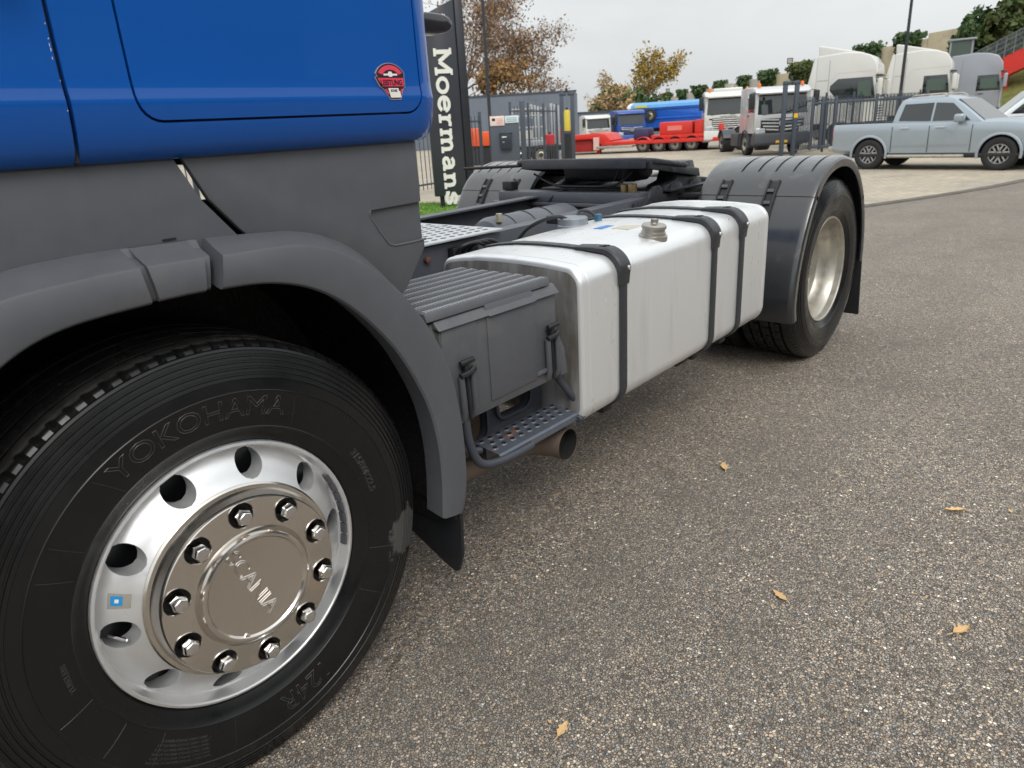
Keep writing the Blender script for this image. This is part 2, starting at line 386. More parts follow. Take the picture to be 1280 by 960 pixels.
def holed_ring(b, r0_, r1_, nh, rc, hr, yf, depth, phase, c, ms=6, tt=(0, .12, .4, 1), lip=0.):
    U = math.pi/nh*rc; va, vb = r0_-rc, r1_-rc; bd = []
    for i in range(ms): bd.append((-U+2*U*i/ms, va))
    for i in range(ms): bd.append((U, va+(vb-va)*i/ms))
    for i in range(ms): bd.append((U-2*U*i/ms, vb))
    for i in range(ms): bd.append((-U, vb-(vb-va)*i/ms))
    N = len(bd)
    for kx in range(nh):
        ph = phase+2*math.pi*kx/nh; rings = []
        def pt(u, v, dy=0.):
            th = ph+u/rc; r = rc+v; return (c[0]+r*math.cos(th), c[1]+yf(r)+dy, c[2]+r*math.sin(th))
        cir = []
        for u, v in bd:
            d = math.hypot(u, v); cir.append((u/d*hr, v/d*hr))
        rings.append([pt(u, v, depth) for u, v in cir]); 
        if lip: rings.append([pt(u*(1+.05), v*(1+.05), lip) for u, v in cir])
        for t in tt:
            rings.append([pt(cu+(bu-cu)*t, cv+(bv-cv)*t, 0) for (cu, cv), (bu, bv) in zip(cir, bd)])
        b.loft(rings, closed=True)

def front_wheel(cx, cz, y0, flip=False):
    w = empty('wheel', (0, 0, 0)); w.parent = truck
    truck_tyre('tyre', w, M_rubber, cx, cz, flip, y0)
    s = -1 if flip else 1
    def Y(h): return y0+s*h
    b = MB()
    # flange, well and barrel
    b.lathe([(.2975, Y(.012)), (.2985, Y(.0)), (.2965, Y(-.0055)), (.2915, Y(-.007)), (.2885, Y(-.004)), (.2865, Y(.004)), (.2845, Y(.016)), (.2825, Y(.024))], (cx, 0, cz), 80, a0=R(1), a1=R(1)+2*math.pi)
    yf_pts = [(.2825, .024), (.279, .027), (.273, .0225), (.262, .012), (.25, .002), (.238, -.006), (.226, -.013), (.216, -.020), (.208, -.026), (.15, -.03)]
    def yf(r):
        for (ra, ya), (rb, yb) in zip(yf_pts, yf_pts[1:]):
            if rb <= r <= ra: return Y(ya+(yb-ya)*(ra-r)/(ra-rb))
        return Y(yf_pts[0][1] if r > .2825 else yf_pts[-1][1])
    holed_ring(b, .211, .2825, 10, .2475, .0305, yf, s*.045, R(1), (cx, 0, cz), ms=8, tt=(0, .1, .25, .5, .75, 1))
    b.lathe([(.211, yf(.211)), (.208, Y(-.026)), (.20, Y(-.03)), (.10, Y(-.03))], (cx, 0, cz), 80, a0=R(1), a1=R(1)+2*math.pi)
    b.lathe([(.283, Y(.05)), (.283, Y(.28)), (.06, Y(.28))], (cx, 0, cz), 60)
    b.build('rim', M_alloy, w, ang=28)
    bb = MB(); bb.lathe([(.279, Y(.055)), (.19, Y(.075)), (.19, Y(.20)), (.06, Y(.2))], (cx, 0, cz), 48); bb.build('brake_drum', M_black, w)
    if flip: return w
    # polished nut cover
    c = MB()
    c.lathe([(.205, -.022), (.2135, -.026), (.2145, -.032), (.211, -.036), (.2035, -.0375), (.1995, -.046), (.1965, -.060), (.1945, -.066), (.1925, -.069)], (cx, 0, cz), 80)
    holed_ring(c, .139, .1925, 10, .1665, .0262, lambda r: -.069-.0045*(1-((r-.139)/.0535)), .02, R(18), (cx, 0, cz), ms=8, tt=(0, .1, .25, .5, 1), lip=-.0022)
    c.lathe([(.139, -.0735), (.132, -.0742), (.1285, -.0725), (.1262, -.0705), (.1245, -.0725), (.123, -.079), (.1205, -.0845), (.1165, -.0865), (.112, -.0855), (.108, -.0815), (.106, -.081), (.001, -.081)], (cx, 0, cz), 80)
    cov = c.build('nut_cover', M_chrome, w, ang=30)
    # embossed maker's name across the cap
    A = R(-69); ex = Vector((math.cos(A), 0, math.sin(A))); ez = Vector((-math.sin(A), 0, math.cos(A)))
    Mx = Matrix(((ex.x, ez.x, 0, cx-.008), (0, 0, -1, -.0817), (ex.z, ez.z, 0, cz+.014), (0, 0, 0, 1)))
    text_on('lettering', 'SCANIA', .044, Mx @ Matrix.Translation((0, -.0155, 0)), M_chrome, cov, extrude=0, outline=.0008, sx=1.2)
    nb = MB(); nb.tube([(cx-.045, -.079, cz-.098), (cx-.045, -.084, cz-.098)], .006, 10); nb.build('rivet', M_nut, cov)
    # ten capped nuts in dark pockets
    pk = MB(); pk.lathe([(.192, -.058), (.192, -.05), (.135, -.05), (.135, -.058)], (cx, 0, cz), 90); pk.build('backing_ring', M_black, w)
    for i in range(10):
        a = R(18+36*i); nx, nz = cx+.1665*math.cos(a), cz+.1665*math.sin(a); tw = random.uniform(0, 1.04)
        m = MB()
        for (ra, ha), (rb, hb) in [((.0175, -.05), (.0175, -.086)), ((.0175, -.086), (.0145, -.0935)), ((.0145, -.0935), (.012, -.095))]:
            m.loft([[(nx+ra*math.cos(tw+j*math.pi/3), ha, nz+ra*math.sin(tw+j*math.pi/3)) for j in range(6)], [(nx+rb*math.cos(tw+j*math.pi/3), hb, nz+rb*math.sin(tw+j*math.pi/3)) for j in range(6)]], closed=True)
        m.add([(nx+.012*math.cos(tw+j*math.pi/3), -.095, nz+.012*math.sin(tw+j*math.pi/3)) for j in range(6)], [tuple(range(6))])
        m.build('wheel_nut', M_nut, w, bevel=.0012)
    # valve, inspection label, balance weights
    v = MB(); a = R(-176); vx, vz = cx+.249*math.cos(a), cz+.249*math.sin(a)
    v.tube([(vx-.012, .034, vz+.004), (vx+.002, .004, vz), (vx+.006, -.004, vz-.001)], [.0045, .004, .003], 10); v.build('valve', M_nut, w)
    def rim_patch(name, m, r_a, r_b, t0, t1, lift):
        q = MB(); N = 6; rr = [r_a+(r_b-r_a)*i/3 for i in range(4)]
        q.loft([[(cx+r*math.cos(R(t0+(t1-t0)*j/N)), yf(r)-lift, cz+r*math.sin(R(t0+(t1-t0)*j/N))) for r in rr] for j in range(N+1)]); return q.build(name, m, w)
    g = rim_patch('inspection_label', mat('label_grey', lin(150, 145, 135), .5), .228, .262, 160.5, 167.5, .0012)
    rim_patch('inspection_mark', mat('label_blue', lin(28, 140, 205), .4), .241, .258, 161.5, 166, .002)
    rim_patch('inspection_diamond', M_white, .2465, .2525, 162.9, 164.6, .0026)
    for i in range(7):
        a0_, a1_ = 27-6.1*i, 27-6.1*i-5.2; q = MB()
        q.loft([[(cx+.2865*math.cos(R(t)), .001, cz+.2865*math.sin(R(t))), (cx+.281*math.cos(R(t)), .003, cz+.281*math.sin(R(t))), (cx+.279*math.cos(R(t)), .018, cz+.279*math.sin(R(t))), (cx+.2855*math.cos(R(t)), .018, cz+.2855*math.sin(R(t)))] for t in (a0_, (a0_+a1_)/2, a1_)], closed=True, cap=True)
        q.build('balance_weight', mat('lead_grey', lin(88, 90, 95), .5, .4), w)
    # sidewall lettering: raised outlines bent round the wheel
    tyre = [o for o in w.children if o.name.startswith('tyre')][0]
    def ty(r):
        pp = [(.297, .006), (.318, -.014), (.335, -.0212), (.36, -.028), (.385, -.0325), (.412, -.0335), (.432, -.031), (.45, -.027)]
        for (ra, ya), (rb, yb) in zip(pp, pp[1:]):
            if ra <= r <= rb: return ya+(yb-ya)*(r-ra)/(rb-ra)
        return pp[0][1] if r < pp[0][0] else pp[-1][1]
    mt = mat('raised_rubber', (.028, .028, .029, 1), .36, 0, .2, 20)
    def polar(txt, rb, size, tc_, outline, sx=1., ext=0.):
        me = text_mesh(txt, size, ext, outline)
        for q in me.vertices:
            r = rb+q.co.y; t = tc_-q.co.x*sx/(rb+.3*size)
            q.co = (cx+r*math.cos(t), ty(r)-.0003-q.co.z*.8, cz+r*math.sin(t))
        link('lettering', me, mt, tyre, 30)
    polar('YOKOHAMA', .362, .058, R(93), .0008, 1.12)
    polar('315/80R22.5', .352, .024, R(19), .0006, 1.1)
    polar('124R', .352, .062, R(-76), .0008, 1.05)
    polar('REGROOVABLE', .306, .013, R(-62), .0004, 1.15)
    polar('TUBELESS', .352, .014, R(183), .0004, 1.1)
    polar('REGROOVABLE', .306, .013, R(128), .0003, 1.15)
    for a in (60, 122, 143, 152, -17, -35, -105, 195, 212, 228):   # mould lines and arrow strokes
        q = MB(); t0 = R(a); N = 6; sk = .05 if a in (60, 122) else .0
        q.tube([(cx+(.34+.065*i/N)*math.cos(t0+sk*i/N), ty(.34+.065*i/N)-.0004, cz+(.34+.065*i/N)*math.sin(t0+sk*i/N)) for i in range(N+1)], .0006, 4); q.build('mould_line', mt, tyre)
    for row in range(6):   # small print block
        me_ = 'MAX LOAD SINGLE 4000 KG AT 850 KPA COLD'[:34-row*2]
        polar(me_, .395-.0085*row, .0072, R(-124), .00022, 1.15)
    return w
front_wheel(0, .505, 0.)
front_wheel(0, .505, 2*YC, True)

WB = 3.646
def rear_wheel(y0, flip=False):
    w = empty('wheel', (0, 0, 0)); w.parent = truck; cz = .508
    s = -1 if flip else 1
    truck_tyre('tyre', w, M_rubber2, WB, cz, flip, y0+s*.0, notch=True, blocks=True)
    truck_tyre('tyre', w, M_rubber2, WB, cz, flip, y0+s*.355, notch=True, blocks=True)
    b = MB(); Y = lambda h: y0+s*h
    b.lathe([(.298, Y(.01)), (.300, Y(-.001)), (.297, Y(-.006)), (.291, Y(-.006)), (.286, Y(0)), (.284, Y(.03)), (.272, Y(.045)), (.268, Y(.09)), (.262, Y(.12)), (.255, Y(.135)), (.22, Y(.15)), (.18, Y(.165)), (.15, Y(.168)), (.13, Y(.17))], (WB, 0, cz), 80)
    b.build('rim', M_steelrim, w)
    h = MB(); h.lathe([(.132, Y(.17)), (.13, Y(.15)), (.11, Y(.14)), (.10, Y(.135)), (.001, Y(.135))], (WB, 0, cz), 40); h.build('hub', M_steelrim, w)
    for i in range(10):
        a = R(36*i); nx, nz = WB+.1665*math.cos(a), cz+.1665*math.sin(a); m = MB()
        m.tube([(nx, Y(.17), nz), (nx, Y(.135), nz)], .016, 6); m.build('wheel_nut', M_steelrim, w)
    return w
rear_wheel(0.)
rear_wheel(2*YC, True)
ax = MB(); ax.tube([(WB, .3, .508), (WB, .7, .508), (WB, .95, .5), (WB, 1.45, .5), (WB, 1.75, .508), (WB, 2.15, .508)], [.08, .08, .18, .18, .08, .08], 20); ax.build('rear_axle', M_darksteel, truck)
ax = MB(); ax.tube([(0, .25, .505), (0, .45, .46), (0, 2.0, .46), (0, 2.2, .505)], .06, 12); ax.build('front_axle', M_darksteel, truck)

# ---------------- cab
def cab_ring(x, ins):
    near = [(.10, 1.385), (.05, 1.372), (.022, 1.3655), (.004, 1.367), (-.010, 1.376), (-.020, 1.393), (-.0275, 1.42), (-.0315, 1.445), (-.0335, 1.4585), (-.0335, 1.4625), (-.0320, 1.470), (-.0295, 1.485), (-.0285, 1.50), (-.0275, 1.56), (-.027, 1.75), (-.02, 2.1), (.0, 2.5), (.06, 2.85), (.18, 3.02), (.45, 3.1)]
    pts = [(y, z) for y, z in near] + [(2*YC-y, z) for y, z in reversed(near)]
    o = []
    for y, z in pts:
        dy = y-YC; yy = YC+dy*(1-ins/1.25) ; zz = z + (ins*.35 if z < 1.42 else (-ins*.4 if z > 2.9 else 0))
        o.append((x, yy, zz))
    return o
def cab_mb():
    rings = []; r = .085
    for i in range(9):
        t = math.pi/2*i/8; rings.append(cab_ring(-1.32+.25*(1-math.sin(t)), .25*(1-math.cos(math.pi/2-t)) if False else .25*(1-math.sin(t))*.8))
    rings = [cab_ring(-1.40, .25), cab_ring(-1.37, .15), cab_ring(-1.3, .07), cab_ring(-1.18, .02), cab_ring(-1.05, 0)]
    for x in (-.9, -.6, -.3, -.15, 0, .15, .3, .45, .55): rings.append(cab_ring(x, 0))
    for i in range(9):
        t = math.pi/2*i/8; rings.append(cab_ring(.632+r*math.sin(t), r*(1-math.cos(t))))
    b = MB(); b.loft(rings, closed=True, cap=True); return b
outer = rrect(-.013, .6375, 1.4265, 1.98, .045); inner = rrect(-.0085, .633, 1.431, 1.975, .041)
body = cab_mb().build('cab', M_blue, truck, ang=30)
doorcut = [(-1.02, 1.30), (-.112, 1.30), (-.1115, 1.46), (-.104, 1.9), (-.095, 2.75), (-.75, 2.75), (-1.02, 1.9)]
doorin = [(-1.013, 1.30), (-.1195, 1.30), (-.1185, 1.46), (-.111, 1.9), (-.103, 2.74), (-.745, 2.74), (-1.013, 1.9)]
boolean(body, [MB().prism(outer, -.2, .012), MB().prism(doorcut, -.2, .014)])
lk = cab_mb().build('locker_door', M_blue, body, ang=30); boolean(lk, [MB().prism(inner, -.2, .008)], 'INTERSECT')
dr = cab_mb().build('door', M_blue, body, ang=30); boolean(dr, [MB().prism(doorin, -.2, .008)], 'INTERSECT')
bx('window', glass('cab_glass'), dr, -.92, -.2, -.034, -.026, 1.98, 2.55, bevel=.002)
bx('windscreen', glass('cab_glass'), body, -1.415, -1.395, .25, 2.19, 1.95, 2.7, bevel=.003)
h = MB(); h.tube([(-.32, -.028, 1.66), (-.32, -.07, 1.665), (-.17, -.07, 1.665), (-.17, -.028, 1.66)], .012, 10); h.build('door_handle', M_black, dr)
# seal in the door shut line and chipped edge
sl = MB(); sl.tube([(-.1155, -.006, 1.37), (-.115, -.014, 1.46), (-.1075, -.012, 1.9)], .0045, 6); sl.build('door_seal', M_black, body)
random.seed(2); ch_ = MB()
for i in range(13):
    z = random.uniform(1.44, 1.66); x = -.1200-random.uniform(0, .0018)-(.0015 if z > 1.55 else 0)*-1; w_ = random.uniform(.0005, .0011); h_ = random.uniform(.002, .007); yy = -.0342 if z < 1.5 else -.0295
    ch_.add([(x, yy, z), (x+w_, yy+.0002, z+h_*.3), (x+w_*.8, yy, z+h_), (x-w_*.3, yy, z+h_*.7)], [(0, 1, 2, 3)])
tag(ch_.build('paint_chips', M_white, dr, flat=True, weld=False), kind='stuff')
# rounded dark air guide tab behind the cab corner
tb = MB(); tb.add([], [])
prof = catmull([(.70, 1.612), (.80, 1.612), (.842, 1.62), (.858, 1.636), (.842, 1.654), (.80, 1.66), (.70, 1.66)], 26)
tb.prism([(q.x, q.y) for q in prof], .07, .14); tb.build('air_guide_tab', mat('tab_black', lin(34, 32, 38), .2, coat=1., crough=.05), body, bevel=.01, seg=3)

# sticker: stacked printed shapes, all a fraction of a millimetre thick
stk = empty('sticker', (0, 0, 0)); stk.parent = lk
SX, SZ, SW = .548, 1.4995, .0315
def psurf(z): return -.0340+(z-1.455)*.060
def st(name, poly, m, lift):
    b = MB(); n = len(poly); vv = []
    for dy in (-lift-.0006, .004):
        for x, z in poly: vv.append((SX+SW*1.22*x, psurf(SZ+SW*z)+dy, SZ+SW*z))
    b.add(vv, [tuple(range(n))]+[(i, (i+1) % n, n+(i+1) % n, n+i) for i in range(n)]); return b.build(name, m, stk, flat=True)
arc = lambda r, a0_, a1_, n=12, cz=0: [(r*math.cos(R(a0_+(a1_-a0_)*i/n)), cz+r*math.sin(R(a0_+(a1_-a0_)*i/n))) for i in range(n+1)]
m_sb = mat('sticker_black', lin(40, 24, 34), .4); m_sr = mat('sticker_red', lin(222, 62, 90), .4); m_sg = mat('sticker_grey', lin(140, 140, 150), .4)
base = [(-1.1, .12), (-.92, .16)] + [(x*1.0, z) for x, z in arc(1.12, 155, 25, 14, -.12)] + [(.98, .16), (.96, -.5), (.82, -.62), (.55, -1.3), (-.2, -1.3), (-.62, -.62), (-.82, -.5)]
st('sticker_border', [(x*1.06, z*1.05) for x, z in base], m_sg, .0)
st('sticker_ground', base, m_sb, .0005)
st('sticker_arch', arc(1.02, 150, 30, 14, -.12)+arc(.72, 34, 146, 14, -.12), m_sr, .001)
st('sticker_band', [(-.98, .06), (.92, .06), (.9, -.48), (-.68, -.48)], m_sr, .001)
st('sticker_engine', [(-.5, .34), (-.18, .34), (-.1, .48), (.1, .48), (.16, .34), (.5, .34), (.5, .22), (.16, .22), (.1, .14), (-.1, .14), (-.16, .22), (-.5, .22)], M_white, .001)
st('sticker_plate', [(-.3, -.6), (.46, -.6), (.46, -.78), (.56, -.8), (.6, -1.22), (-.18, -1.22)], M_white, .001)
st('sticker_wing', [(-.56, -.66), (-.42, -.66), (-.26, -.98), (-.36, -1.0)], m_sr, .001); st('sticker_wing', [(.66, -.66), (.8, -.66), (.66, -.98), (.6, -.9)], m_sr, .001)
Ms = Matrix(((1, 0, 0, SX+.0), (0, 0.06, -1, -.0341), (0, 1, 0, SZ-.0125), (0, 0, 0, 1)))
text_on('sticker_lettering', 'LEISTUNG', .0155, Ms, m_sb, stk, extrude=.0003, bold=.0003, sx=.88)
Ms2 = Matrix(((1, 0, 0, SX+.004), (0, 0.06, -1, -.0349), (0, 1, 0, SZ-.0265), (0, 0, 0, 1)))
text_on('sticker_lettering', 'BOHSE', .0075, Ms2, m_sb, stk, extrude=.0003, sx=.8)

# ---------------- side skirts
def skirt(name, poly, y0=.012, th=.018):
    b = MB(); b.prism(poly, y0, y0+th); return b.build(name, M_plast, truck, bevel=.003)
skirt('front_skirt', [(-1.25, 1.372), (.049, 1.372), (.090, 1.288), (.1485, 1.214), (.148, 1.13), (-1.25, 1.13)])
rsk = skirt('rear_skirt', [(.0645, 1.372), (.104, 1.288), (.155, 1.225), (.175, 1.205), (.35, 1.16), (.53, 1.0), (.565, 1.018), (.6395, 1.112), (.6405, 1.23), (.641, 1.372)])
rc = [(.4835, 1.2215), (.70, 1.2255), (.70, 1.131), (.545, 1.131), (.527, 1.137), (.4815, 1.205), (.479, 1.214)]
boolean(rsk, [MB().prism(rc, -.1, .0205)])
b = MB(); b.tube([(.645, .0125, 1.132), (.60, .0125, 1.1305), (.545, .0125, 1.1305), (.527, .0125, 1.1365), (.505, .0125, 1.167), (.4815, .0125, 1.2045), (.479, .0125, 1.214), (.4835, .0125, 1.2212)], .0028, 8); b.build('recess_highlight', M_plast, rsk)  # added bead that catches light as the recess's bright outline
bx('skirt_slot', M_black, truck, .0, .025, .0100, .0125, 1.2235, 1.2270)
# cab floor and an added dark block behind the skirts
bx('cab_floor', M_black, truck, -1.2, .62, .12, 2*YC-.12, 1.352, 1.378)
bx('gap_blocker', M_black, truck, .02, .34, .06, .09, 1.14, 1.283)  # added dark block, keeps the lower part of the skirt gap from showing light

# ---------------- wheel arch (three pieces)
Cc = [(-.59, .396), (-.60, .5), (-.60, .627), (-.57, .75), (-.50, .895), (-.40, 1.016), (-.312, 1.086), (-.217, 1.121), (-.072, 1.132), (.056, 1.132), (.17, 1.121), (.268, 1.086), (.361, 1.016), (.46, .895), (.531, .748), (.558, .627), (.561, .509), (.55, .396)]
Bb = [(-.67, .378), (-.70, .516), (-.70, .64), (-.68, .76), (-.64, .87), (-.55, 1.0), (-.45, 1.09), (-.36, 1.15), (-.287, 1.18), (-.184, 1.19), (-.079, 1.193), (.078, 1.190), (.207, 1.187), (.262, 1.18), (.318, 1.163), (.366, 1.138), (.425, 1.096), (.492, 1.030), (.554, .946), (.602, .856), (.632, .757), (.649, .638), (.651, .516), (.642, .433), (.623, .378)]
Aa = [(-.69, .378), (-.72, .516), (-.72, .64), (-.70, .77), (-.66, .88), (-.57, 1.02), (-.47, 1.115), (-.37, 1.18), (-.264, 1.213), (-.177, 1.221), (-.081, 1.222), (.065, 1.218), (.199, 1.211), (.275, 1.203), (.34, 1.184), (.40, 1.152), (.45, 1.112), (.505, 1.050), (.562, .960), (.611, .866), (.642, .762), (.659, .640), (.661, .516), (.652, .430), (.633, .374)]
NA = 150
cA, cB, cC = catmull([(x, z, 0) for x, z in Aa], NA), catmull([(x, z, 0) for x, z in Bb], NA), catmull([(x, z, 0) for x, z in Cc], NA)
def arch_piece(name, x0, x1, upper, dy=0., dz=0.):
    rings = []
    ids = [i for i in range(NA) if (cC[i].x+cB[i].x)/2 >= x0 and (cC[i].x+cB[i].x)/2 <= x1]
    for i in ids:
        a, b, c = cA[i], cB[i], cC[i]; m = (b+c)/2; inn = (c-b).normalized()
        ab = a.lerp(b, .55)
        rings.append([(a.x, .016, a.y), (a.x, .002, a.y), (ab.x, -.027+dy, ab.y), (a.lerp(b, .90).x, -.050+dy, a.lerp(b, .90).y), (b.x, -.0565+dy, b.y), (b.lerp(c, .07).x, -.0590+dy, b.lerp(c, .07).y), (m.x, -.0635+dy, m.y), (c.lerp(b, .06).x, -.0655+dy, c.lerp(b, .06).y), (c.x, -.064+dy, c.y), (c.x+inn.x*.004, -.058+dy, c.y+inn.y*.004), (c.x+inn.x*.002, -.045, c.y+inn.y*.002), (c.x-inn.x*.01, .02, c.y-inn.y*.01)])
    b = MB(); b.loft(rings, closed=True, cap=True); return b.build(name, M_plast, truck, ang=32)
arch_piece('wheel_arch_front', -2, -.0735, True)
arch_piece('wheel_arch_clip', -.064, .0485, True, .006)
arch_piece('wheel_arch_rear', .0565, 2, True)
arch_piece('wheel_arch_joint', -.08, .064, True, .020)
# liner and flap
ln = MB(); pr = []
lin_pts = [(q.x*1.0, q.y) for q in cC]
rings = []
for i in range(0, NA, 3):
    a = cC[i]; n = Vector((a.x+.02, a.y-.505, 0)).normalized()
    rings.append([(a.x+n.x*.012, .018, a.y+n.y*.012), (a.x+n.x*.03, .05, a.y+n.y*.03), (a.x+n.x*.035, .2, a.y+n.y*.035), (a.x+n.x*.03, .45, a.y+n.y*.03), (a.x*.3, .46, .505+(a.y-.505)*.3)])
ln.loft(rings); ln.build('wheel_housing', M_liner, truck, ang=50)
fl = MB(); fl.prism([(-.052, .44), (-.056, .34), (-.048, .235), (-.028, .178), (-.012, .170), (.035, .185), (.20, .255), (.42, .30), (.42, .46)], .0, .012, 'x', Matrix.Translation((.612, 0, 0)))
fl.build('mud_flap', mat('rubber_flap', lin(30, 32, 36), .42, 0, .2, 15, bump=.3, bsc=120), truck, bevel=.003)
fl = MB(); fl.prism([(-.045, .42), (-.05, .36), (.02, .33), (.40, .33), (.40, .66), (.0, .66)], .0, .01, 'x', Matrix.Translation((.60, 0, 0))); fl.build('flap_carrier', M_liner, truck, bevel=.002)

# ---------------- step box (battery box)
sb = empty('step_box', (0, 0, 0)); sb.parent = truck
q = MB(); q.prism([(.640, .598), (1.205, .604), (1.178, .70), (1.168, .905), (.640, .905)], .03, .43); q.build('box_body', M_plast, sb, bevel=.006)
q = MB(); q.prism([(.660, .598), (1.165, .604), (1.163, .893), (.660, .893)], .014, .032); q.build('front_panel', M_plast, sb, bevel=.004)
q = MB(); q.prism([(.842, .625), (1.055, .63), (1.055, .893), (.842, .893)], .0095, .016); q.build('raised_panel', M_plast, sb, bevel=.003)
q = MB(); q.prism([(.002, .886), (.016, .900), (.022, .908), (.03, .914), (.42, .914), (.43, .905), (.43, .888), (.018, .888)], .652, 1.172, 'x'); lid = q.build('lid', M_plast, sb, bevel=.003)
q = MB(); q.prism([(-.001, .884), (.014, .899), (.018, .9155), (.028, .9165), (.028, .884)], .845, 1.052, 'x'); q.build('lid_lip', M_plast, lid, bevel=.002)
for i in range(8):
    yy = .036+.0505*i; q = MB()
    q.prism([(yy-.018, .914), (yy-.010, .9375), (yy+.010, .9375), (yy+.018, .914)], .625, 1.145, 'x'); rb = q.build('rib', M_plast, lid, bevel=.003)
    tt_ = MB()
    for j in range(46):
        x = .635+.0109*j; tt_.box(x, x+.0055, yy-.006, yy+.010, .9368, .9402)
    tag(tt_.build('grip_teeth', mat('pale_plastic', lin(150, 152, 156), .4), rb, flat=True), kind='stuff')  # teeth paler than the ribs
def latch(x, zt, zb):
    l = empty('latch', (0, 0, 0)); l.parent = sb; y = .0
    a = MB(); a.tube([(x-.025, y-.004, zt-.001), (x+.027, y-.004, zt+.001)], .0085, 10); a.build('latch_handle', M_black, l, bevel=.002)
    a = MB(); a.box(x-.009, x+.009, y-.006, y+.014, zt-.045, zt); a.build('latch_strap', M_black, l, bevel=.003)
    a = MB(); a.tube([(x-.027, y-.004, zt-.037), (x-.006, y-.006, zt-.035), (x+.012, y-.006, zt-.033), (x+.024, y-.004, zt-.026), (x+.032, y+.0, zt-.030)], .0085, 10); a.build('latch_bar', M_black, l)
    for dx, w in ((-.020, .0095), (.027, .0095)):
        a = MB(); a.tube([(x+dx, y+.002, zt-.042), (x+dx+.003, y+.002, zb+.02), (x+dx+.004, y+.012, zb)], [w, w, w*.9], 12); a.build('latch_guard', M_plast, l)
    a = MB(); a.tube([(x+.004, y+.006, zt-.04), (x+.012, y+.008, zb-.012)], .0045, 8); a.build('latch_rod', M_black, l)
latch(.736, .782, .612); latch(1.122, .791, .618)
a = MB(); a.prism([(.640, .598), (.735, .599), (.73, .64), (.79, .648), (.80, .885), (.665, .885)], .0105, .0165); a.build('latch_panel', M_plast, sb, bevel=.003)
a = MB(); a.prism([(1.165, .608), (1.203, .608), (1.190, .70), (1.170, .735), (1.162, .735)], .004, .034); a.build('corner_guard', M_plast, sb, bevel=.004)
a = MB(); a.prism([(1.052, .640), (1.102, .641), (1.102, .655), (1.056, .652)], .004, .016); a.build('latch_stop', M_plast, sb, bevel=.003)
# cast bracket under the box with two openings
br = MB(); br.prism([(.66, .60), (1.25, .606), (1.27, .52), (1.30, .43), (.93, .39), (.82, .38), (.70, .44)], .165, .185)
bo = br.build('cast_bracket', mat('bracket_grey', lin(66, 70, 78), .5, .1, .15, 9), sb, bevel=.004)
boolean(bo, [MB().prism([(x, z) for x, z in rrect(.80, .955, .41, .64, .06)], .1, .3), MB().prism(rrect(1.015, 1.175, .475, .65, .035), .1, .3)])
for (x0, x1, z0, z1, r_) in ((.80, .955, .41, .62, .06), (1.015, 1.175, .475, .62, .035)):
    o_, i_ = rrect(x0-.012, x1+.012, z0-.012, z1+.012, r_+.012), rrect(x0, x1, z0, z1, r_)
    a = MB(); a.loft([[(x, .15, z) for x, z in i_], [(x, .15, z) for x, z in o_], [(x, .188, z) for x, z in o_]], closed=True); a.build('bracket_rim', MATS['bracket_grey'], bo)
# tread plate step with punched studs, carried on a tube
stp = empty('step', (0, 0, 0)); stp.parent = truck
P0, P1, P2, P3 = Vector((.868, .135, .448)), Vector((.862, .012, .440)), Vector((1.300, .006, .446)), Vector((1.275, .128, .452))
def sq(u, v): return P0.lerp(P3, u).lerp(P1.lerp(P2, u), v)
nrm = (P3-P0).cross(P1-P0).normalized()
if nrm.z < 0: nrm = -nrm
b = MB(); rings = []
for i in range(25):
    u = i/24; c0 = sq(u, 0); c1 = sq(u, 1); d = (c1-c0).normalized()
    rings.append([c0-nrm*.016, c0, c0.lerp(c1, .8), c1-d*.006, c1-nrm*.006, c1-nrm*.024+d*.002, c1-nrm*.034-d*.006])
b.loft([[tuple(q) for q in r_] for r_ in rings]); pl = b.build('tread_plate', M_step, stp, ang=25)
for i in range(10):
    for j in range(3):
        u, v = .05+i*.096+(.045 if j % 2 else 0), .14+j*.25
        if u > .97: continue
        c = sq(u, v); X = (P3-P0).normalized(); Yv = nrm.cross(X)
        s_ = MB(); vv = []
        for r_, h_ in ((.0125, .0), (.0095, .003), (.0075, .0032)):
            vv.append([tuple(c+X*(r_*1.15*math.cos(t))+Yv*(r_*math.sin(t))+nrm*h_) for t in [k*math.pi/6 for k in range(12)]])
        s_.loft(vv, closed=True); s_.build('stud', M_step, pl)
        s_ = MB(); s_.add([tuple(c+X*(.0076*1.15*math.cos(t))+Yv*(.0076*math.sin(t))+nrm*.0033) for t in [k*math.pi/6 for k in range(12)]], [tuple(range(12))]); s_.build('stud_hole', M_black, pl)
def curve_tube(name, pts, r, m, parent, n=40, ns_=12):
    b = MB(); b.tube([tuple(v) for v in catmull(pts, n)], r, ns_); return b.build(name, m, parent)
curve_tube('step_tube', [(.735, .02, .60), (.745, .02, .52), (.775, .015, .45), (.84, .012, .425), (.93, .005, .422), (1.0, .002, .425)], .0135, MATS['bracket_grey'], stp)
curve_tube('step_tube', [(.775, .12, .58), (.785, .12, .5), (.82, .12, .445), (.87, .10, .432)], .012, MATS['bracket_grey'], stp)
curve_tube('step_tube', [(1.14, .06, .66), (1.19, .05, .60), (1.26, .03, .50), (1.30, .02, .455), (1.298, .012, .43), (1.25, .005, .422)], .0125, MATS['bracket_grey'], stp)
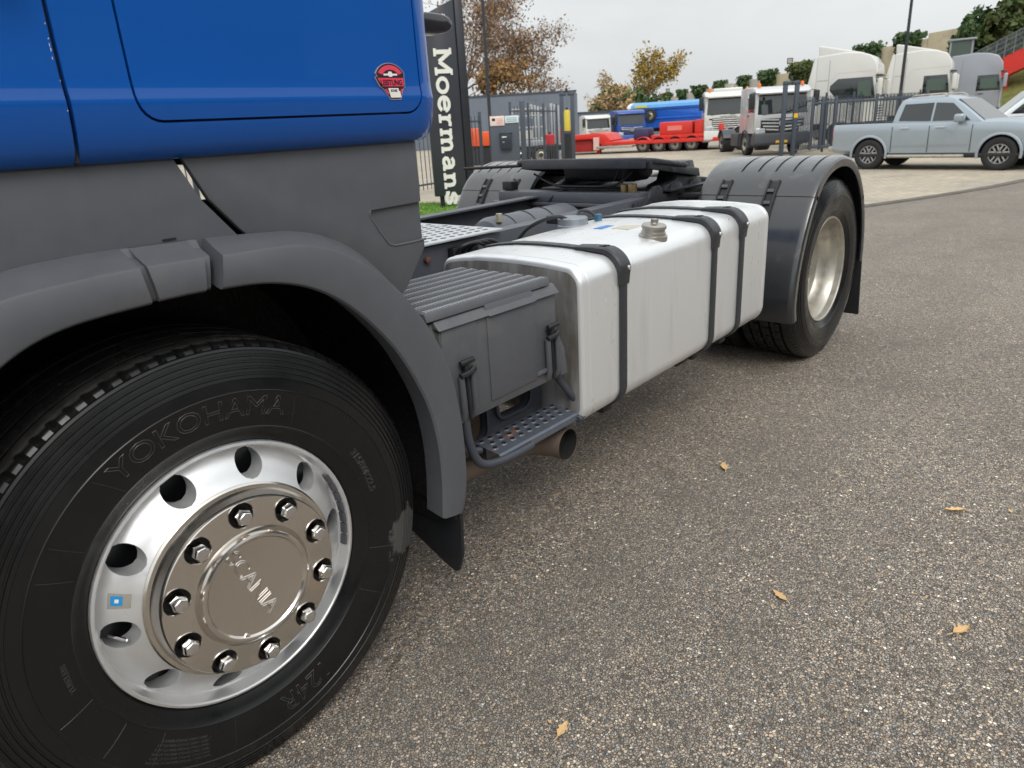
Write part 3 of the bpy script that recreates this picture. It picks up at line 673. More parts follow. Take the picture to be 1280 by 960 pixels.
# exhaust
b = MB(); pts = catmull([(.55, .24, .325), (.9, .215, .327), (1.08, .20, .330), (1.175, .155, .333), (1.212, .085, .335), (1.218, .025, .336)], 24)
b.tube([tuple(v) for v in pts], [.052]*20+[.053, .054, .055, .055], 28, cap=False)
ex = b.build('exhaust_pipe', M_rust, truck)
b = MB(); b.tube([tuple(v) for v in reversed(pts)], [.0525, .0525, .051, .050]+[.049]*20, 28, cap=False); b.build('pipe_bore', mat('bore_shade', (.006, .006, .006, 1), .9), ex)  # bore coloured near-black to stand for the shade inside the pipe
# ring lip of the outlet
e0, e1 = pts[-2], pts[-1]; d = (e1-e0).normalized()
b = MB(); b.tube([tuple(e1-d*.0015), tuple(e1+d*.0015)], .0552, 28, cap=False); b.build('outlet_lip', M_rust, ex)
b = MB(); b.tube([tuple(e1-d*.05), tuple(e1-d*.048)], .0485, 28); b.build('outlet_shade', MATS['bore_shade'], ex)  # black disc across the bore, painted shade of the opening
bx('pipe_hanger', M_step, ex, .93, 1.0, .14, .15, .36, .42)

# ---------------- fuel tank
tank = empty('fuel_tank', (0, 0, 0)); tank.parent = truck
def tank_outline(off=0.):
    base = []
    def arcp(cy, cz_, r, a0_, a1_, n):
        for i in range(n+1): t = R(a0_+(a1_-a0_)*i/n); base.append((cy+(r+off)*math.cos(t), cz_+(r+off)*math.sin(t)))
    arcp(.062, .468, .078, 270, 180, 10)                      # bottom near corner
    arcp(.055, .877, .071, 180, 96, 10)                       # top near corner
    for y, z in ((.14, .955), (.24, .9585), (.34, .959), (.44, .956), (.53, .947)): base.append((y, z+off))
    arcp(.585, .885, .052, 80, 0, 8)
    arcp(.585, .44, .052, 0, -90, 8)
    return base
def rake(x, z): return z+(x-1.28)*.021
def tank_body(x0, x1, m, name, ins):
    rings = []
    for x, i in ins: rings.append([(x, YY, rake(x, Z)) for YY, Z in tank_outline(-i)])
    b = MB(); b.loft(rings, closed=True, cap=False); return b
TX0, TX1 = 1.262, 2.762
ins = [(TX0, .018), (TX0+.0015, .011), (TX0+.005, .005), (TX0+.010, .0015), (TX0+.017, 0), (TX0+.05, 0), (2.0, 0), (TX1-.028, 0), (TX1-.017, .003), (TX1-.008, .009), (TX1-.002, .019), (TX1, .030)]
b = tank_body(0, 0, M_alu, '', ins); b.build('tank_shell', M_alu, tank, ang=40)
# weld seams just inside both ends
for xs_ in (TX0+.045, TX1-.045):
    b = MB(); b.loft([[(xs_+dx, YY, rake(xs_, Z)) for YY, Z in tank_outline(o_)] for dx, o_ in ((-.004, -.001), (-.002, .0012), (.002, .0012), (.004, -.001))], closed=True); b.build('weld_seam', M_alu, tank)
b = MB(); ol = tank_outline(-.0175); n = len(ol); b.add([(TX0+.0005, y, rake(TX0, z)) for y, z in ol]+[(TX0-.006, .31+(y-.31)*.9, rake(TX0, .66+(z-.66)*.9)) for y, z in ol], [(i, (i+1) % n, n+(i+1) % n, n+i) for i in range(n)]+[tuple(range(n, 2*n))]); b.build('tank_end', M_aludirty, tank, ang=40)
b = MB(); b.add([(TX1-.0005, y, rake(TX1, z)) for y, z in ol], [tuple(range(n))]); b.build('tank_end', M_alu, tank)
M_strap = mat('black_strap', lin(56, 58, 62), .42, .2, .15, 20, rvar=.1)
for sx in (1.500, 2.190, 2.452):
    st_ = empty('strap', (0, 0, 0)); st_.parent = tank
    o1 = [(y, z) for y, z in tank_outline(.0015)]; o2 = tank_outline(.0075)
    b = MB(); b.loft([[(sx-.021, y, rake(sx, z)) for y, z in o1], [(sx-.021, y, rake(sx, z)) for y, z in o2], [(sx-.015, y, rake(sx, z)) for y, z in tank_outline(.0095)], [(sx+.015, y, rake(sx, z)) for y, z in tank_outline(.0095)], [(sx+.021, y, rake(sx, z)) for y, z in o2], [(sx+.021, y, rake(sx, z)) for y, z in o1]], closed=True); b.build('strap_band', M_strap, st_, ang=25)
    # corner tensioner
    cor = [(y, z) for y, z in tank_outline(0)][11:25]; N = len(cor); rings = []
    full = [(-.016, .845)] + cor[:11] + [(.10, .9525), (.135, .955), (.165, .957)]
    for i, (y, z) in enumerate(full):
        a_ = full[max(i-1, 0)]; c_ = full[min(i+1, len(full)-1)]; ty_, tz_ = c_[0]-a_[0], c_[1]-a_[1]; L = math.hypot(ty_, tz_); ny, nz = -tz_/L, ty_/L
        t = i/(len(full)-1); hgt = .011+.014*min(1, math.sin(math.pi*min(max(t, .02), .98))*1.5); wd = .034-.006*abs(t-.5)
        rings.append([(sx-wd, y+ny*.004, rake(sx, z+nz*.004)), (sx-wd, y+ny*hgt*.8, rake(sx, z+nz*hgt*.8)), (sx-wd*.75, y+ny*hgt, rake(sx, z+nz*hgt)), (sx+wd*.75, y+ny*hgt, rake(sx, z+nz*hgt)), (sx+wd, y+ny*hgt*.8, rake(sx, z+nz*hgt*.8)), (sx+wd, y+ny*.004, rake(sx, z+nz*.004))])
    b = MB(); b.loft(rings, closed=True, cap=True); bk = b.build('buckle', M_strap, st_, ang=30)
    for dx in (-.012, .008): bx('buckle_slot', M_black, bk, sx+dx, sx+dx+.01, .045, .07, rake(sx, .970), rake(sx, .9745), bevel=.001)
    b = MB(); b.lathe([(.0001, -.0055), (.007, -.0055), (.009, 0), (.009, .01)], (sx+.012, -.036, rake(sx, .902)), 12); b.build('buckle_bolt', M_nut, bk)
    bx('strap_foot', M_black, st_, sx-.03, sx+.03, .05, .14, rake(sx, .352), rake(sx, .389), bevel=.006)
fc = MB(); cxp, cyp = 1.835, .062; cz_ = rake(1.835, .951)
T = Matrix.Translation((cxp, cyp, cz_)) @ Matrix.Rotation(R(6), 4, 'X')
fc.lathe([(.0001, .046), (.03, .046), (.043, .044), (.047, .040), (.047, .030), (.043, .028), (.043, .018), (.047, .016), (.047, .006), (.054, .004), (.056, -.02)], (0, 0, 0), 40, 'z', M=T)
f1 = fc.build('filler_neck', mat('cap_metal', lin(168, 164, 156), .38, .7, .1, 20), tank, ang=40)
g = MB(); g.box(-.036, .036, -.008, .008,   .044, .054, M=T @ Matrix.Rotation(R(30), 4, 'Z')); g.build('cap_grip', MATS['cap_metal'], f1, bevel=.004)
g = MB(); g.box(-.014, .014, -.010, .010, .048, .064, M=T); g.build('cap_knob', MATS['cap_metal'], f1, bevel=.003)
zz = rake(1.97, .944); u = MB(); u.lathe([(.0001, .042), (.06, .042), (.066, .036), (.066, .012), (.07, .008), (.07, -.02)], (1.96, .535, zz), 30, 'z'); su = u.build('fuel_sender', mat('sender_grey', lin(140, 146, 152), .35, .5, .15, 15), tank)
bx('sender_plug', M_black, su, 1.93, 1.97, .59, .66, zz+.01, zz+.045, bevel=.005)
curve_tube('sender_hose', [(1.93, .53, zz+.03), (1.89, .56, zz+.05), (1.85, .62, zz+.035), (1.82, .68, zz), (1.80, .72, zz-.05)], .008, M_black, su)
curve_tube('sender_hose', [(2.0, .54, zz+.03), (2.05, .56, zz+.055), (2.08, .52, zz+.045), (2.085, .49, zz+.008)], .007, M_black, su)
bx('sender_bolt', mat('blue_fitting', lin(70, 110, 135), .4, .3), su, 2.07, 2.10, .475, .50, zz, zz+.04, bevel=.004)
zt = rake(1.9, .9592)
bx('tank_label', mat('blue_label', lin(52, 118, 190), .4), tank, 1.86, 1.955, .315, .355, zt-.004, zt+.0012)
bx('tank_label', mat('beige_label', lin(190, 185, 168), .5), tank, 1.885, 2.00, .205, .285, zt-.004, zt+.0012)
for x in (1.53, 2.2): bx('tank_bracket', M_black, tank, x-.05, x+.05, .12, .60, .33, .37, bevel=.006)

# ---------------- chassis
RT = .945
for y0_, y1_, s in ((.80, .885, 1), (1.555, 1.64, -1)):
    b = MB(); yw = y0_ if s > 0 else y1_; t = .010*s
    prof = [(yw, .68), (yw, RT), (yw+s*.085, RT), (yw+s*.085, RT-.010), (yw+t, RT-.010), (yw+t, .690), (yw+s*.085, .690), (yw+s*.085, .68)]
    rings = []
    for x in (.2, 1.2, 2.2, 2.9, 3.2, 4.55):
        rings.append([(x, y, z+max(0, x-1.28)*.010) for y, z in prof])
    b.loft(rings, closed=True, cap=True); b.build('chassis_rail', M_frame, truck)
for x in (1.0, 2.75, 3.3, 4.45): bx('cross_member', M_frame, truck, x-.04, x+.04, .90, 1.54, .72, .90, bevel=.008)
# frame bolts
fb = [(1.22, .855), (1.22, .80), (1.24, .74), (1.90, .88), (1.95, .80), (1.33, .90)]
for x, z in fb:
    b = MB(); b.tube([(x, .802, z), (x, .780, z)], .014, 8); b.build('frame_bolt', mat('rust_bolt', lin(116, 82, 70), .6, .3, .2), truck, bevel=.002)
# angle bracket and looms on the near rail
bx('rail_bracket', M_black, truck, 1.45, 1.60, .76, .80, .86, .93, bevel=.008)
for k in range(3): curve_tube('cable_loop', [(1.47+.035*k, .79, .87), (1.47+.035*k, .74, .93), (1.53+.035*k, .71, .945), (1.60+.035*k, .72, .92), (1.66+.035*k, .77, .88)], .008, M_black, truck)
# air coupling hose elbow behind the cab
curve_tube('hose_elbow', [(.62, .55, .93), (.70, .50, .95), (.76, .47, .975), (.80, .46, 1.02)], .03, M_black, truck, 20)
b = MB(); b.tube([(.615, .555, .928), (.63, .543, .934)], .037, 20, cap=False); b.tube([(.66, .523, .942), (.675, .513, .946)], .036, 20, cap=False); b.build('hose_clamp', mat('clamp_metal', lin(165, 160, 155), .3, .8), truck)
# catwalk: pierced bright plate
cw = MB(); cw.box(.95, 1.765, .77, 1.66, .958, .968); cwo = cw.build('catwalk', M_whiteplate, truck, bevel=.003)
for i in range(16):
    for j in range(15):
        x, y = 1.0+i*.05+(.025 if j % 2 else 0), .815+j*.056
        if x > 1.74 or x < 1.2: continue
        b = MB(); N = 8
        b.add([(x+.016*math.cos(2*math.pi*k/N), y+.011*math.sin(2*math.pi*k/N), .9688) for k in range(N)]+[(x+.016*math.cos(2*math.pi*k/N), y+.011*math.sin(2*math.pi*k/N), .964) for k in range(N)], [tuple(range(N))]+[(k, (k+1) % N, N+(k+1) % N, N+k) for k in range(N)])
        b.build('punched_hole', M_black, cwo, weld=False, flat=True)
# air tank between the rails
b = MB(); b.lathe([(.0001, 1.99), (.07, 1.995), (.115, 2.02), (.13, 2.06), (.13, 2.66), (.115, 2.70), (.07, 2.725), (.0001, 2.73)], (0, 1.12, .835), 36, 'x'); at_ = b.build('air_tank', mat('air_tank_grey', lin(92, 95, 102), .42, .1, .1, 8), truck)
for x in (2.15, 2.30, 2.45): 
    b = MB(); b.lathe([(.1315, x-.005), (.1345, x), (.1315, x+.005)], (0, 1.12, .835), 36, 'x'); b.build('tank_band', M_black, at_)
b = MB(); b.tube([(2.05, 1.05, .945), (2.05, 1.05, .985)], .016, 10); b.build('tank_valve', mat('brass_cap', lin(190, 185, 160), .4, .4), at_)

# ---------------- fifth wheel
fwh = empty('fifth_wheel', (0, 0, 0)); fwh.parent = truck
FX = 2.97; ya, yb = .76, 1.70
b = MB(); top = [(FX, ya+.05), (FX, yb-.05), (FX+.06, yb), (FX+.42, yb), (FX+.86, yb-.18), (FX+.90, YC+.16), (FX+.50, YC+.07), (FX+.42, YC), (FX+.50, YC-.07), (FX+.90, YC-.16), (FX+.86, ya+.18), (FX+.42, ya), (FX+.06, ya)]
b.prism(top, 1.152, 1.182, 'z'); b.v = [(x, y, z-(x-FX)*.13) for x, y, z in b.v]; b.build('top_plate', M_darksteel, fwh, bevel=.01, seg=2)
b = MB(); b.prism([(FX-.014, 1.122), (FX+.02, 1.122), (FX+.03, 1.174), (FX-.004, 1.178)], ya+.03, yb-.03); b.build('front_skirt_plate', M_darksteel, fwh, bevel=.006)
b = MB(); b.prism([(FX+.03, 1.118), (FX+.62, 1.03), (FX+.60, 1.08), (FX+.03, 1.16)], ya+.012, ya+.04); b.build('side_flange', M_darksteel, fwh, bevel=.006)
b = MB(); b.prism([(FX+.03, 1.118), (FX+.62, 1.03), (FX+.60, 1.08), (FX+.03, 1.16)], yb-.04, yb-.012); b.build('side_flange', M_darksteel, fwh, bevel=.006)
for y0_ in (.80, 1.50):   # pedestal brackets
    b = MB(); b.prism([(3.22, .985), (3.78, .985), (3.76, 1.01), (3.60, 1.03), (3.545, 1.13), (3.40, 1.13), (3.345, 1.03), (3.24, 1.01)], y0_, y0_+.14); b.build('pedestal', M_darksteel, fwh, bevel=.008)
b = MB(); b.prism([(3.12, 1.05), (3.2, 1.03), (3.36, 1.03), (3.42, 1.06), (3.42, 1.15), (3.10, 1.15)], 1.00, 1.46); b.build('lock_housing', M_darksteel, fwh, bevel=.012)
b = MB(); b.box(3.18, 3.98, .74, 1.70, .978, .990); bp_ = b.build('mounting_plate', M_darksteel, fwh, bevel=.003)
b = MB(); b.prism([(2.98, .925), (3.10, .925), (3.10, .978), (3.06, .990), (2.98, .985)], .84, 1.90); b.build('cross_beam', M_frame, fwh, bevel=.006)
b = MB(); b.prism([(2.96, .905), (3.12, .905), (3.12, .925), (2.96, .925)], .80, 1.95); b.build('beam_flange', M_frame, fwh, bevel=.003)
bx('grease_block', M_black, fwh, 3.0, 3.07, 1.80, 1.88, .99, 1.045, bevel=.006)
bx('grease_block', mat('brass_fitting', lin(150, 128, 90), .45, .5), fwh, 3.02, 3.06, .89, .93, .985, 1.035, bevel=.006)
bx('grease_block', MATS['brass_fitting'], fwh, 3.02, 3.06, .95, .98, .985, 1.03, bevel=.006)
curve_tube('release_handle', [(3.15, 1.72, 1.135), (3.1, 1.95, 1.13), (3.04, 2.1, 1.128), (3.0, 2.22, 1.126)], .010, M_black, fwh)
curve_tube('release_handle', [(3.15, 1.70, 1.14), (3.12, 1.8, 1.15), (3.16, 1.86, 1.145)], .018, M_black, fwh, 16)
for pts in ([(3.02, 1.62, 1.09), (3.0, 1.45, 1.03), (3.0, 1.25, 1.02), (3.02, 1.02, 1.03), (3.05, .92, 1.10)], [(3.03, 1.36, 1.0), (3.0, 1.42, .985), (2.97, 1.47, .93), (2.98, 1.48, .87)], [(3.04, .93, 1.16), (3.0, .93, 1.12), (3.05, .99, 1.04)], [(3.05, .96, 1.165), (3.02, .98, 1.12), (3.05, 1.04, 1.05)]):
    curve_tube('grease_line', pts, .007, M_black, fwh, 30, 8)
# mounting angle with scalloped edge along the near rail
sc_ = []
x = 2.85; sc_.append((2.85, .95))
for k in range(5):
    x0_ = 3.0+k*.235; sc_ += [(x0_, .965), (x0_+.02, 1.005), (x0_+.05, 1.02), (x0_+.11, 1.02), (x0_+.14, 1.005), (x0_+.16, .965)]
sc_ += [(4.3, .965), (4.3, .86), (2.85, .86)]
b = MB(); b.prism(sc_, .778, .792); b.build('mounting_angle', M_darksteel, fwh, bevel=.004)
for k in range(10):
    b = MB(); x = 2.92+.13*k; b.tube([(x, .78, .905), (x, .758, .905)], .014, 6); b.build('flange_bolt', MATS['rust_bolt'], fwh, bevel=.002)

# ---------------- rear fenders
FP = [(3.062, .33), (3.040, .42), (3.050, .55), (3.082, .68), (3.135, .81), (3.21, .935), (3.30, 1.035), (3.41, 1.098), (3.54, 1.128), (3.67, 1.128), (3.80, 1.098), (3.92, 1.03), (4.02, .93), (4.095, .81), (4.14, .68), (4.16, .56), (4.165, .48)]
cF = catmull([(x, z, 0) for x, z in FP], 90)
def fender(y_out, s):
    f_ = empty('rear_fender', (0, 0, 0)); f_.parent = truck
    grooves = [.07, .165, .26, .355, .45]
    def piece(i0, i1, name, lift=0.):
        rings = []
        for i in range(i0, i1+1):
            a = cF[i]; t = cF[min(i+1, 89)]-cF[max(i-1, 0)]; n = Vector((-t.y, t.x, 0)).normalized()
            g = 1.0 if 37 <= i <= 62 else 0.
            row = [(.004, -.055), (.0, -.045), (.0, -.018), (.006, -.006), (.018, 0.), (.035, .002)]
            for gy in grooves:
                row += [(gy-.007, .002), (gy-.005, .002-.009*g), (gy+.005, .002-.009*g), (gy+.007, .002)]
            row += [(.62, .002), (.645, -.006), (.65, -.03)]
            if lift: row = [(r_[0], r_[1]+lift) for r_ in row]
            rings.append([(a.x+n.x*h, y_out+s*yy, a.y+n.y*h) for yy, h in row])
        # inner skin gives thickness
        b = MB(); b.loft(rings)
        rin = []
        for i in range(i0, i1+1):
            a = cF[i]; t = cF[min(i+1, 89)]-cF[max(i-1, 0)]; n = Vector((-t.y, t.x, 0)).normalized()
            rin.append([(a.x+n.x*h, y_out+s*yy, a.y+n.y*h) for yy, h in ((.004, -.055), (.014, -.053), (.012, -.02), (.03, -.008), (.62, -.008), (.64, -.03))])
        b.loft(rin); return b.build(name, M_plast2, f_, ang=24)
    piece(0, 30, 'fender_front'); piece(29, 71, 'fender_top', .0035); piece(70, 89, 'fender_rear')
    b = MB(); b.prism([(4.168, .56), (4.180, .56), (4.246, .115), (4.232, .112)], y_out+s*.012, y_out+s*.60); b.build('mud_flap', mat('rubber_flap', lin(30, 32, 36), .42), f_, bevel=.003)
    # slotted clamps on the leading face
    for yy, i0, i1 in ((.50, 27, 33), (.235, 20, 33)):
        cl = empty('clamp', (0, 0, 0)); cl.parent = f_; cl.parent = truck
        rings = []
        for i in range(i0, i1+1):
            a = cF[i]; t = cF[i+1]-cF[i-1]; n = Vector((-t.y, t.x, 0)).normalized()
            rings.append([(a.x+n.x*h, y_out+s*(yy+dy), a.y+n.y*h) for dy, h in ((-.032, .003), (-.030, .016), (-.020, .017), (-.018, .008), (.018, .008), (.020, .017), (.030, .016), (.032, .003))])
        b = MB(); b.loft(rings, cap=True); b.build('clamp_frame', M_black, cl, ang=30)
        for i in range(i0+1, i1, 3):
            a = cF[i]; t = cF[i+1]-cF[i-1]; n = Vector((-t.y, t.x, 0)).normalized(); c_ = a+n*.013; tt = t.normalized()*.010; nn_ = n*.006
            b = MB(); vv = []
            for dy in (-.018, .018):
                for sa, sb_ in ((-1, -1), (1, -1), (1, 1), (-1, 1)): q_ = c_+tt*sa+nn_*sb_; vv.append((q_.x, y_out+s*(yy+dy), q_.y))
            b.add(vv, [(0, 1, 2, 3), (7, 6, 5, 4), (0, 4, 5, 1), (1, 5, 6, 2), (2, 6, 7, 3), (3, 7, 4, 0)]); b.build('clamp_bar', M_plast2, cl, bevel=.002)
    return f_
fender(-.052, 1); fender(2*YC+.052, -1)
for p_ in ([(3.35, .1, .96), (3.35, .82, .93)], [(3.95, .1, .93), (3.95, .82, .93)], [(3.35, 1.62, .93), (3.35, 2.34, .96)]):
    b = MB(); b.tube(p_, .025, 10); b.build('fender_stay', M_black, truck)

# ---------------- running gear seen dimly under the chassis
b = MB(); b.prism([(-.95, .42), (.55, .40), (.75, .62), (.75, .95), (.35, 1.22), (-.95, 1.25)], .84, 1.60); b.build('engine', M_darksteel, truck, bevel=.05)
b = MB(); b.tube([(.7, YC, .72), (1.1, YC, .70), (1.6, YC, .66), (1.75, YC, .64)], [.30, .26, .20, .10], 20); b.build('gearbox', M_darksteel, truck)
b = MB(); b.tube([(1.7, YC, .64), (3.5, YC, .52)], .06, 14); b.build('prop_shaft', M_darksteel, truck)
b = MB(); b.prism(rrect(.36, .80, .27, .60, .07), .62, 1.22, 'x'); b.build('silencer', M_rust, truck, bevel=.02)
for y0_ in (.62, 1.66):
    b = MB(); b.prism([(2.95, .60), (3.55, .64), (4.3, .60), (4.3, .56), (3.6, .58), (2.95, .55)], y0_, y0_+.09); b.build('leaf_spring', M_darksteel, truck, bevel=.006)
# ================================================================== YARD SURFACES
GU = lambda x: 2.15-.2308*(x-12.08)          # line of the drainage channel
def sheet(name, m, fn_in, x0, x1, y0, y1, st_, lift, bound=None):
    b = MB(); nx, ny = int((x1-x0)/st_)+1, int((y1-y0)/st_)+1; vv = []; ok = []
    for i in range(nx):
        for j in range(ny):
            x, y = x0+i*st_, y0+j*st_
            vv.append([x, y, ground_z(x, y)+lift]); ok.append(fn_in(x, y))
    f = [(i*ny+j, (i+1)*ny+j, (i+1)*ny+j+1, i*ny+j+1) for i in range(nx-1) for j in range(ny-1) if ok[i*ny+j] or ok[i*ny+j+1] or ok[(i+1)*ny+j] or ok[(i+1)*ny+j+1]]
    b.add(vv, f); return tag(b.build(name, m), kind='structure')
# paving as rows that start exactly at the channel
b = MB(); rows = []
for i in range(0, 100):
    x = 4.0+i*.5 if i < 60 else 34+(i-60)*2.2; g0 = GU(x)+.10
    rows.append([(x, yy, ground_z(x, yy)+.012) for yy in [g0+k*.5 for k in range(40)]+[g0+20+k*3 for k in range(1, 22)]])
b.loft(rows); tag(b.build('paving', M_paving), kind='structure')
M_conc = mat('pale_concrete', lin(128, 122, 112), .8, 0, .15, 2.2, bump=.3, bsc=60, bdist=.003, dirt=(lin(98, 92, 82), 1.3, .5, .75))
M_darkline = mat('drain_iron', lin(52, 50, 48), .7, 0, .2, 12)
b = MB(); rows = []
for i in range(0, 140):
    x = 4.0+i*.25; rows.append([(x, GU(x)+d, ground_z(x, GU(x)+d)+h) for d, h in ((-.095, .008), (-.09, .018), (.09, .018), (.095, .008))])
b.loft(rows); dc = tag(b.build('drainage_channel', M_conc), kind='structure')
for d in (-.085, .045):
    b = MB(); rows = []
    for i in range(0, 140):
        x = 4.0+i*.25; rows.append([(x, GU(x)+d, ground_z(x, GU(x)+d)+.0225), (x, GU(x)+d+.04, ground_z(x, GU(x)+d)+.0225)])
    b.loft(rows); b.build('slot_grate', M_darkline, dc)

# ------------------------------------------------------------------ foliage
def quads(pts, size, jit=.7, flatness=None, elong=1.4):
    b = MB()
    for p in pts:
        s = size*random.uniform(1-jit, 1+jit)
        a = Vector((random.gauss(0, 1), random.gauss(0, 1), random.gauss(0, 1))).normalized(); c = a.cross(Vector((random.gauss(0, 1), random.gauss(0, 1), random.gauss(0, 1)))).normalized(); d = a.cross(c)
        p = Vector(p); u, v = c*s*elong*.5, d*s*.5
        b.add([p-u, p-u*.2+v*.9+a*s*.12, p+u, p+u*.05-v+a*s*.12], [(0, 1, 2, 3)])
    return b
M_bark = mat('bark', lin(108, 94, 84), .85, 0, .25, 5, bump=.6, bsc=30, bdist=.01)
M_lbrown = leaf_mat('leaf_russet', [(.22, .11, .06), (.32, .19, .11), (.38, .26, .16), (.26, .20, .11)], .25)
M_lorange = leaf_mat('leaf_orange', [(.32, .14, .05), (.42, .20, .07), (.34, .24, .08), (.24, .20, .07)], .3)
M_lyellow = leaf_mat('leaf_yellow', [(.36, .24, .03), (.46, .31, .06), (.30, .24, .04), (.42, .26, .06)], .3)
M_lpale = leaf_mat('leaf_pale', [(.40, .27, .12), (.50, .36, .18), (.36, .28, .14)], .3)
M_lgreen = leaf_mat('leaf_ivy', [(.03, .075, .02), (.05, .11, .03), (.07, .13, .035), (.09, .12, .03)], .6)
M_lolive = leaf_mat('leaf_olive', [(.06, .10, .025), (.10, .14, .035), (.14, .16, .045), (.09, .10, .035)], .5)
def tree(name, loc, h, spread, m, label, nleaf, lsize, trunk_h=.25, levels=4, cat='tree', group=None, seed=1, tw=.02, lean=.35, skirt_=False):
    random.seed(seed); t = empty(name, loc, 0, label, cat, group); br = MB(); tips = []
    def grow(p, d, L, r, lv):
        n = 4; pts = [p]; rr = [r]
        for i in range(n):
            d = (d+Vector((random.gauss(0, .13), random.gauss(0, .13), random.gauss(.03, .08)))).normalized(); p = p+d*L/n; pts.append(p); rr.append(max(r*(1-.45*(i+1)/n), .012))
        br.tube(pts, rr, 6 if lv > 1 else 9, cap=False)
        if lv >= levels-1: tips.extend([(q, lv) for q in pts[1:]])
        if lv >= levels: return
        k = random.choice((3, 4, 4, 5)) if lv else 7
        for i in range(k):
            a = random.uniform(0, 2*math.pi); up_ = random.uniform(.25, .9) if lv else random.uniform(.15, 1.2)
            nd = (d*up_+Vector((math.cos(a), math.sin(a), random.uniform(-.1, .35)))*random.uniform(.5, .95)*spread).normalized()
            q = pts[random.choice((2, 3, 4))] if lv else Vector((0, 0, 0)).lerp(p, random.uniform(trunk_h/.62, 1.0)) if trunk_h < .6 else p
            grow(Vector(q), nd, L*random.uniform(.5, .72), rr[-1]*random.uniform(.55, .8), lv+1)
    grow(Vector((0, 0, -.1)), Vector((0, 0, 1)), h*.55, h*tw, 0)
    zs = max(q.z for q, _ in tips); k = h/zs
    for i in range(len(br.v)): br.v[i] = tuple(Vector(br.v[i])*k)
    br.build('trunk', M_bark, t)
    pts = []
    for i in range(nleaf):
        q, lv = random.choice(tips); q = q*k; s = h*.035
        pts.append(q+Vector((random.gauss(0, s), random.gauss(0, s), random.gauss(0, s*.8))))
    quads(pts, lsize).build('crown', m, t, flat=True, weld=False); return t
def bush(name, loc, rx, ry, rz_, m, label, n, lsize, cat='bush', group=None, seed=1, rot=0.):
    random.seed(seed); t = empty(name, loc, rot, label, cat, group); pts = []; st_ = MB()
    lob = [(random.uniform(-.6, .6)*rx, random.uniform(-.6, .6)*ry, random.uniform(.3, .75)*rz_, random.uniform(.45, .7)) for _ in range(9)]
    while len(pts) < n:
        lx, ly, lz, k = random.choice(lob); v = Vector((random.gauss(0, 1), random.gauss(0, 1), random.gauss(0, 1))).normalized()*random.uniform(.72, 1.05)
        q = Vector((lx+v.x*rx*k, ly+v.y*ry*k, lz+v.z*rz_*k*.7))
        if q.z > 0 and mnoise.noise(q*1.2) > -.35: pts.append(q)
    for lx, ly, lz, k in lob[:5]: st_.tube([(lx*.2, ly*.2, 0), (lx*.6, ly*.6, lz*.5), (lx, ly, lz)], [.06, .04, .02], 5)
    st_.build('trunk', M_bark, t); quads(pts, lsize).build('crown', m, t, flat=True, weld=False); return t
GZ = -.3
tree('plane_tree', (63.2, 50.9, GZ), 14.8, .9, M_lbrown, 'tall half-bare tree with thin russet leaves above the grey hall', 5000, .17, .22, 5, seed=11, tw=.018)
tree('plane_tree', (52.5, 53.2, GZ), 15.5, .85, M_lbrown, 'tall russet tree behind the dark pylon sign and thin lamp post', 5600, .17, .2, 5, seed=23, tw=.018)
tree('beech_tree', (54.8, 47.6, GZ), 7.6, .9, M_lorange, 'low dense orange tree rising behind the grey hall roof', 4200, .19, .15, 4, seed=5, tw=.02)
tree('beech_tree', (66.0, 42.5, GZ), 5.2, .9, M_lpale, 'small tan tree beside the right end of the grey hall', 1300, .22, .15, 4, seed=8, tw=.02)
tree('birch_tree', (83.0, 55.2, GZ), 7.4, .7, M_lpale, 'pale sparse yellow tree in the gap beside the grey hall', 1700, .2, .15, 4, seed=31, tw=.015)
tree('birch_tree', (79.5, 46.9, GZ), 9.6, .62, M_lyellow, 'bright yellow tree beside the left end of the concrete wall', 2800, .22, .12, 4, seed=14, tw=.016)
bush('evergreen_bush', (73.0, 47.2, GZ), 3.6, 2.6, 4.6, M_lgreen, 'dark green hedge bush between grey wall and yellow tree', 2600, .3, seed=3)
bush('evergreen_bush', (70.5, 41.9, GZ), 2.6, 2.4, 4.0, M_lgreen, 'dark evergreen bush under the bright yellow tree', 1800, .3, seed=4)

# ------------------------------------------------------------------ concrete retaining wall, its panels and ivy
wallp = [(112.0, 71.5, 3.1), (90.0, 46.1, 4.1), (79.2, 33.0, 4.54), (68.8, 19.5, 5.41), (63.0, 12.0, 5.97), (62.2, 5.0, 6.4)]
wall = empty('retaining_wall', (60, 20, GZ), 0, 'long ivy-hung concrete panel wall rising behind the parked trucks', 'wall')
wv = [Vector(p) for p in wallp]; WL = [0]
for a, c in zip(wv, wv[1:]): WL.append(WL[-1]+(c-a).length)
def wall_at(t):
    for i in range(len(wv)-1):
        if t <= WL[i+1] or i == len(wv)-2:
            u = (t-WL[i])/(WL[i+1]-WL[i]); return wv[i].lerp(wv[i+1], u), (wv[i+1]-wv[i]).normalized()
M_pan = [mat('wall_concrete_%s' % n, c, .85, 0, .18, .9, bump=.4, bsc=20, bdist=.01, dirt=(lin(150, 142, 122), .8, .5, .8)) for n, c in (('a', lin(206, 202, 192)), ('b', lin(192, 180, 152)), ('c', lin(184, 180, 170)))]
random.seed(3); t = 0; k = 0
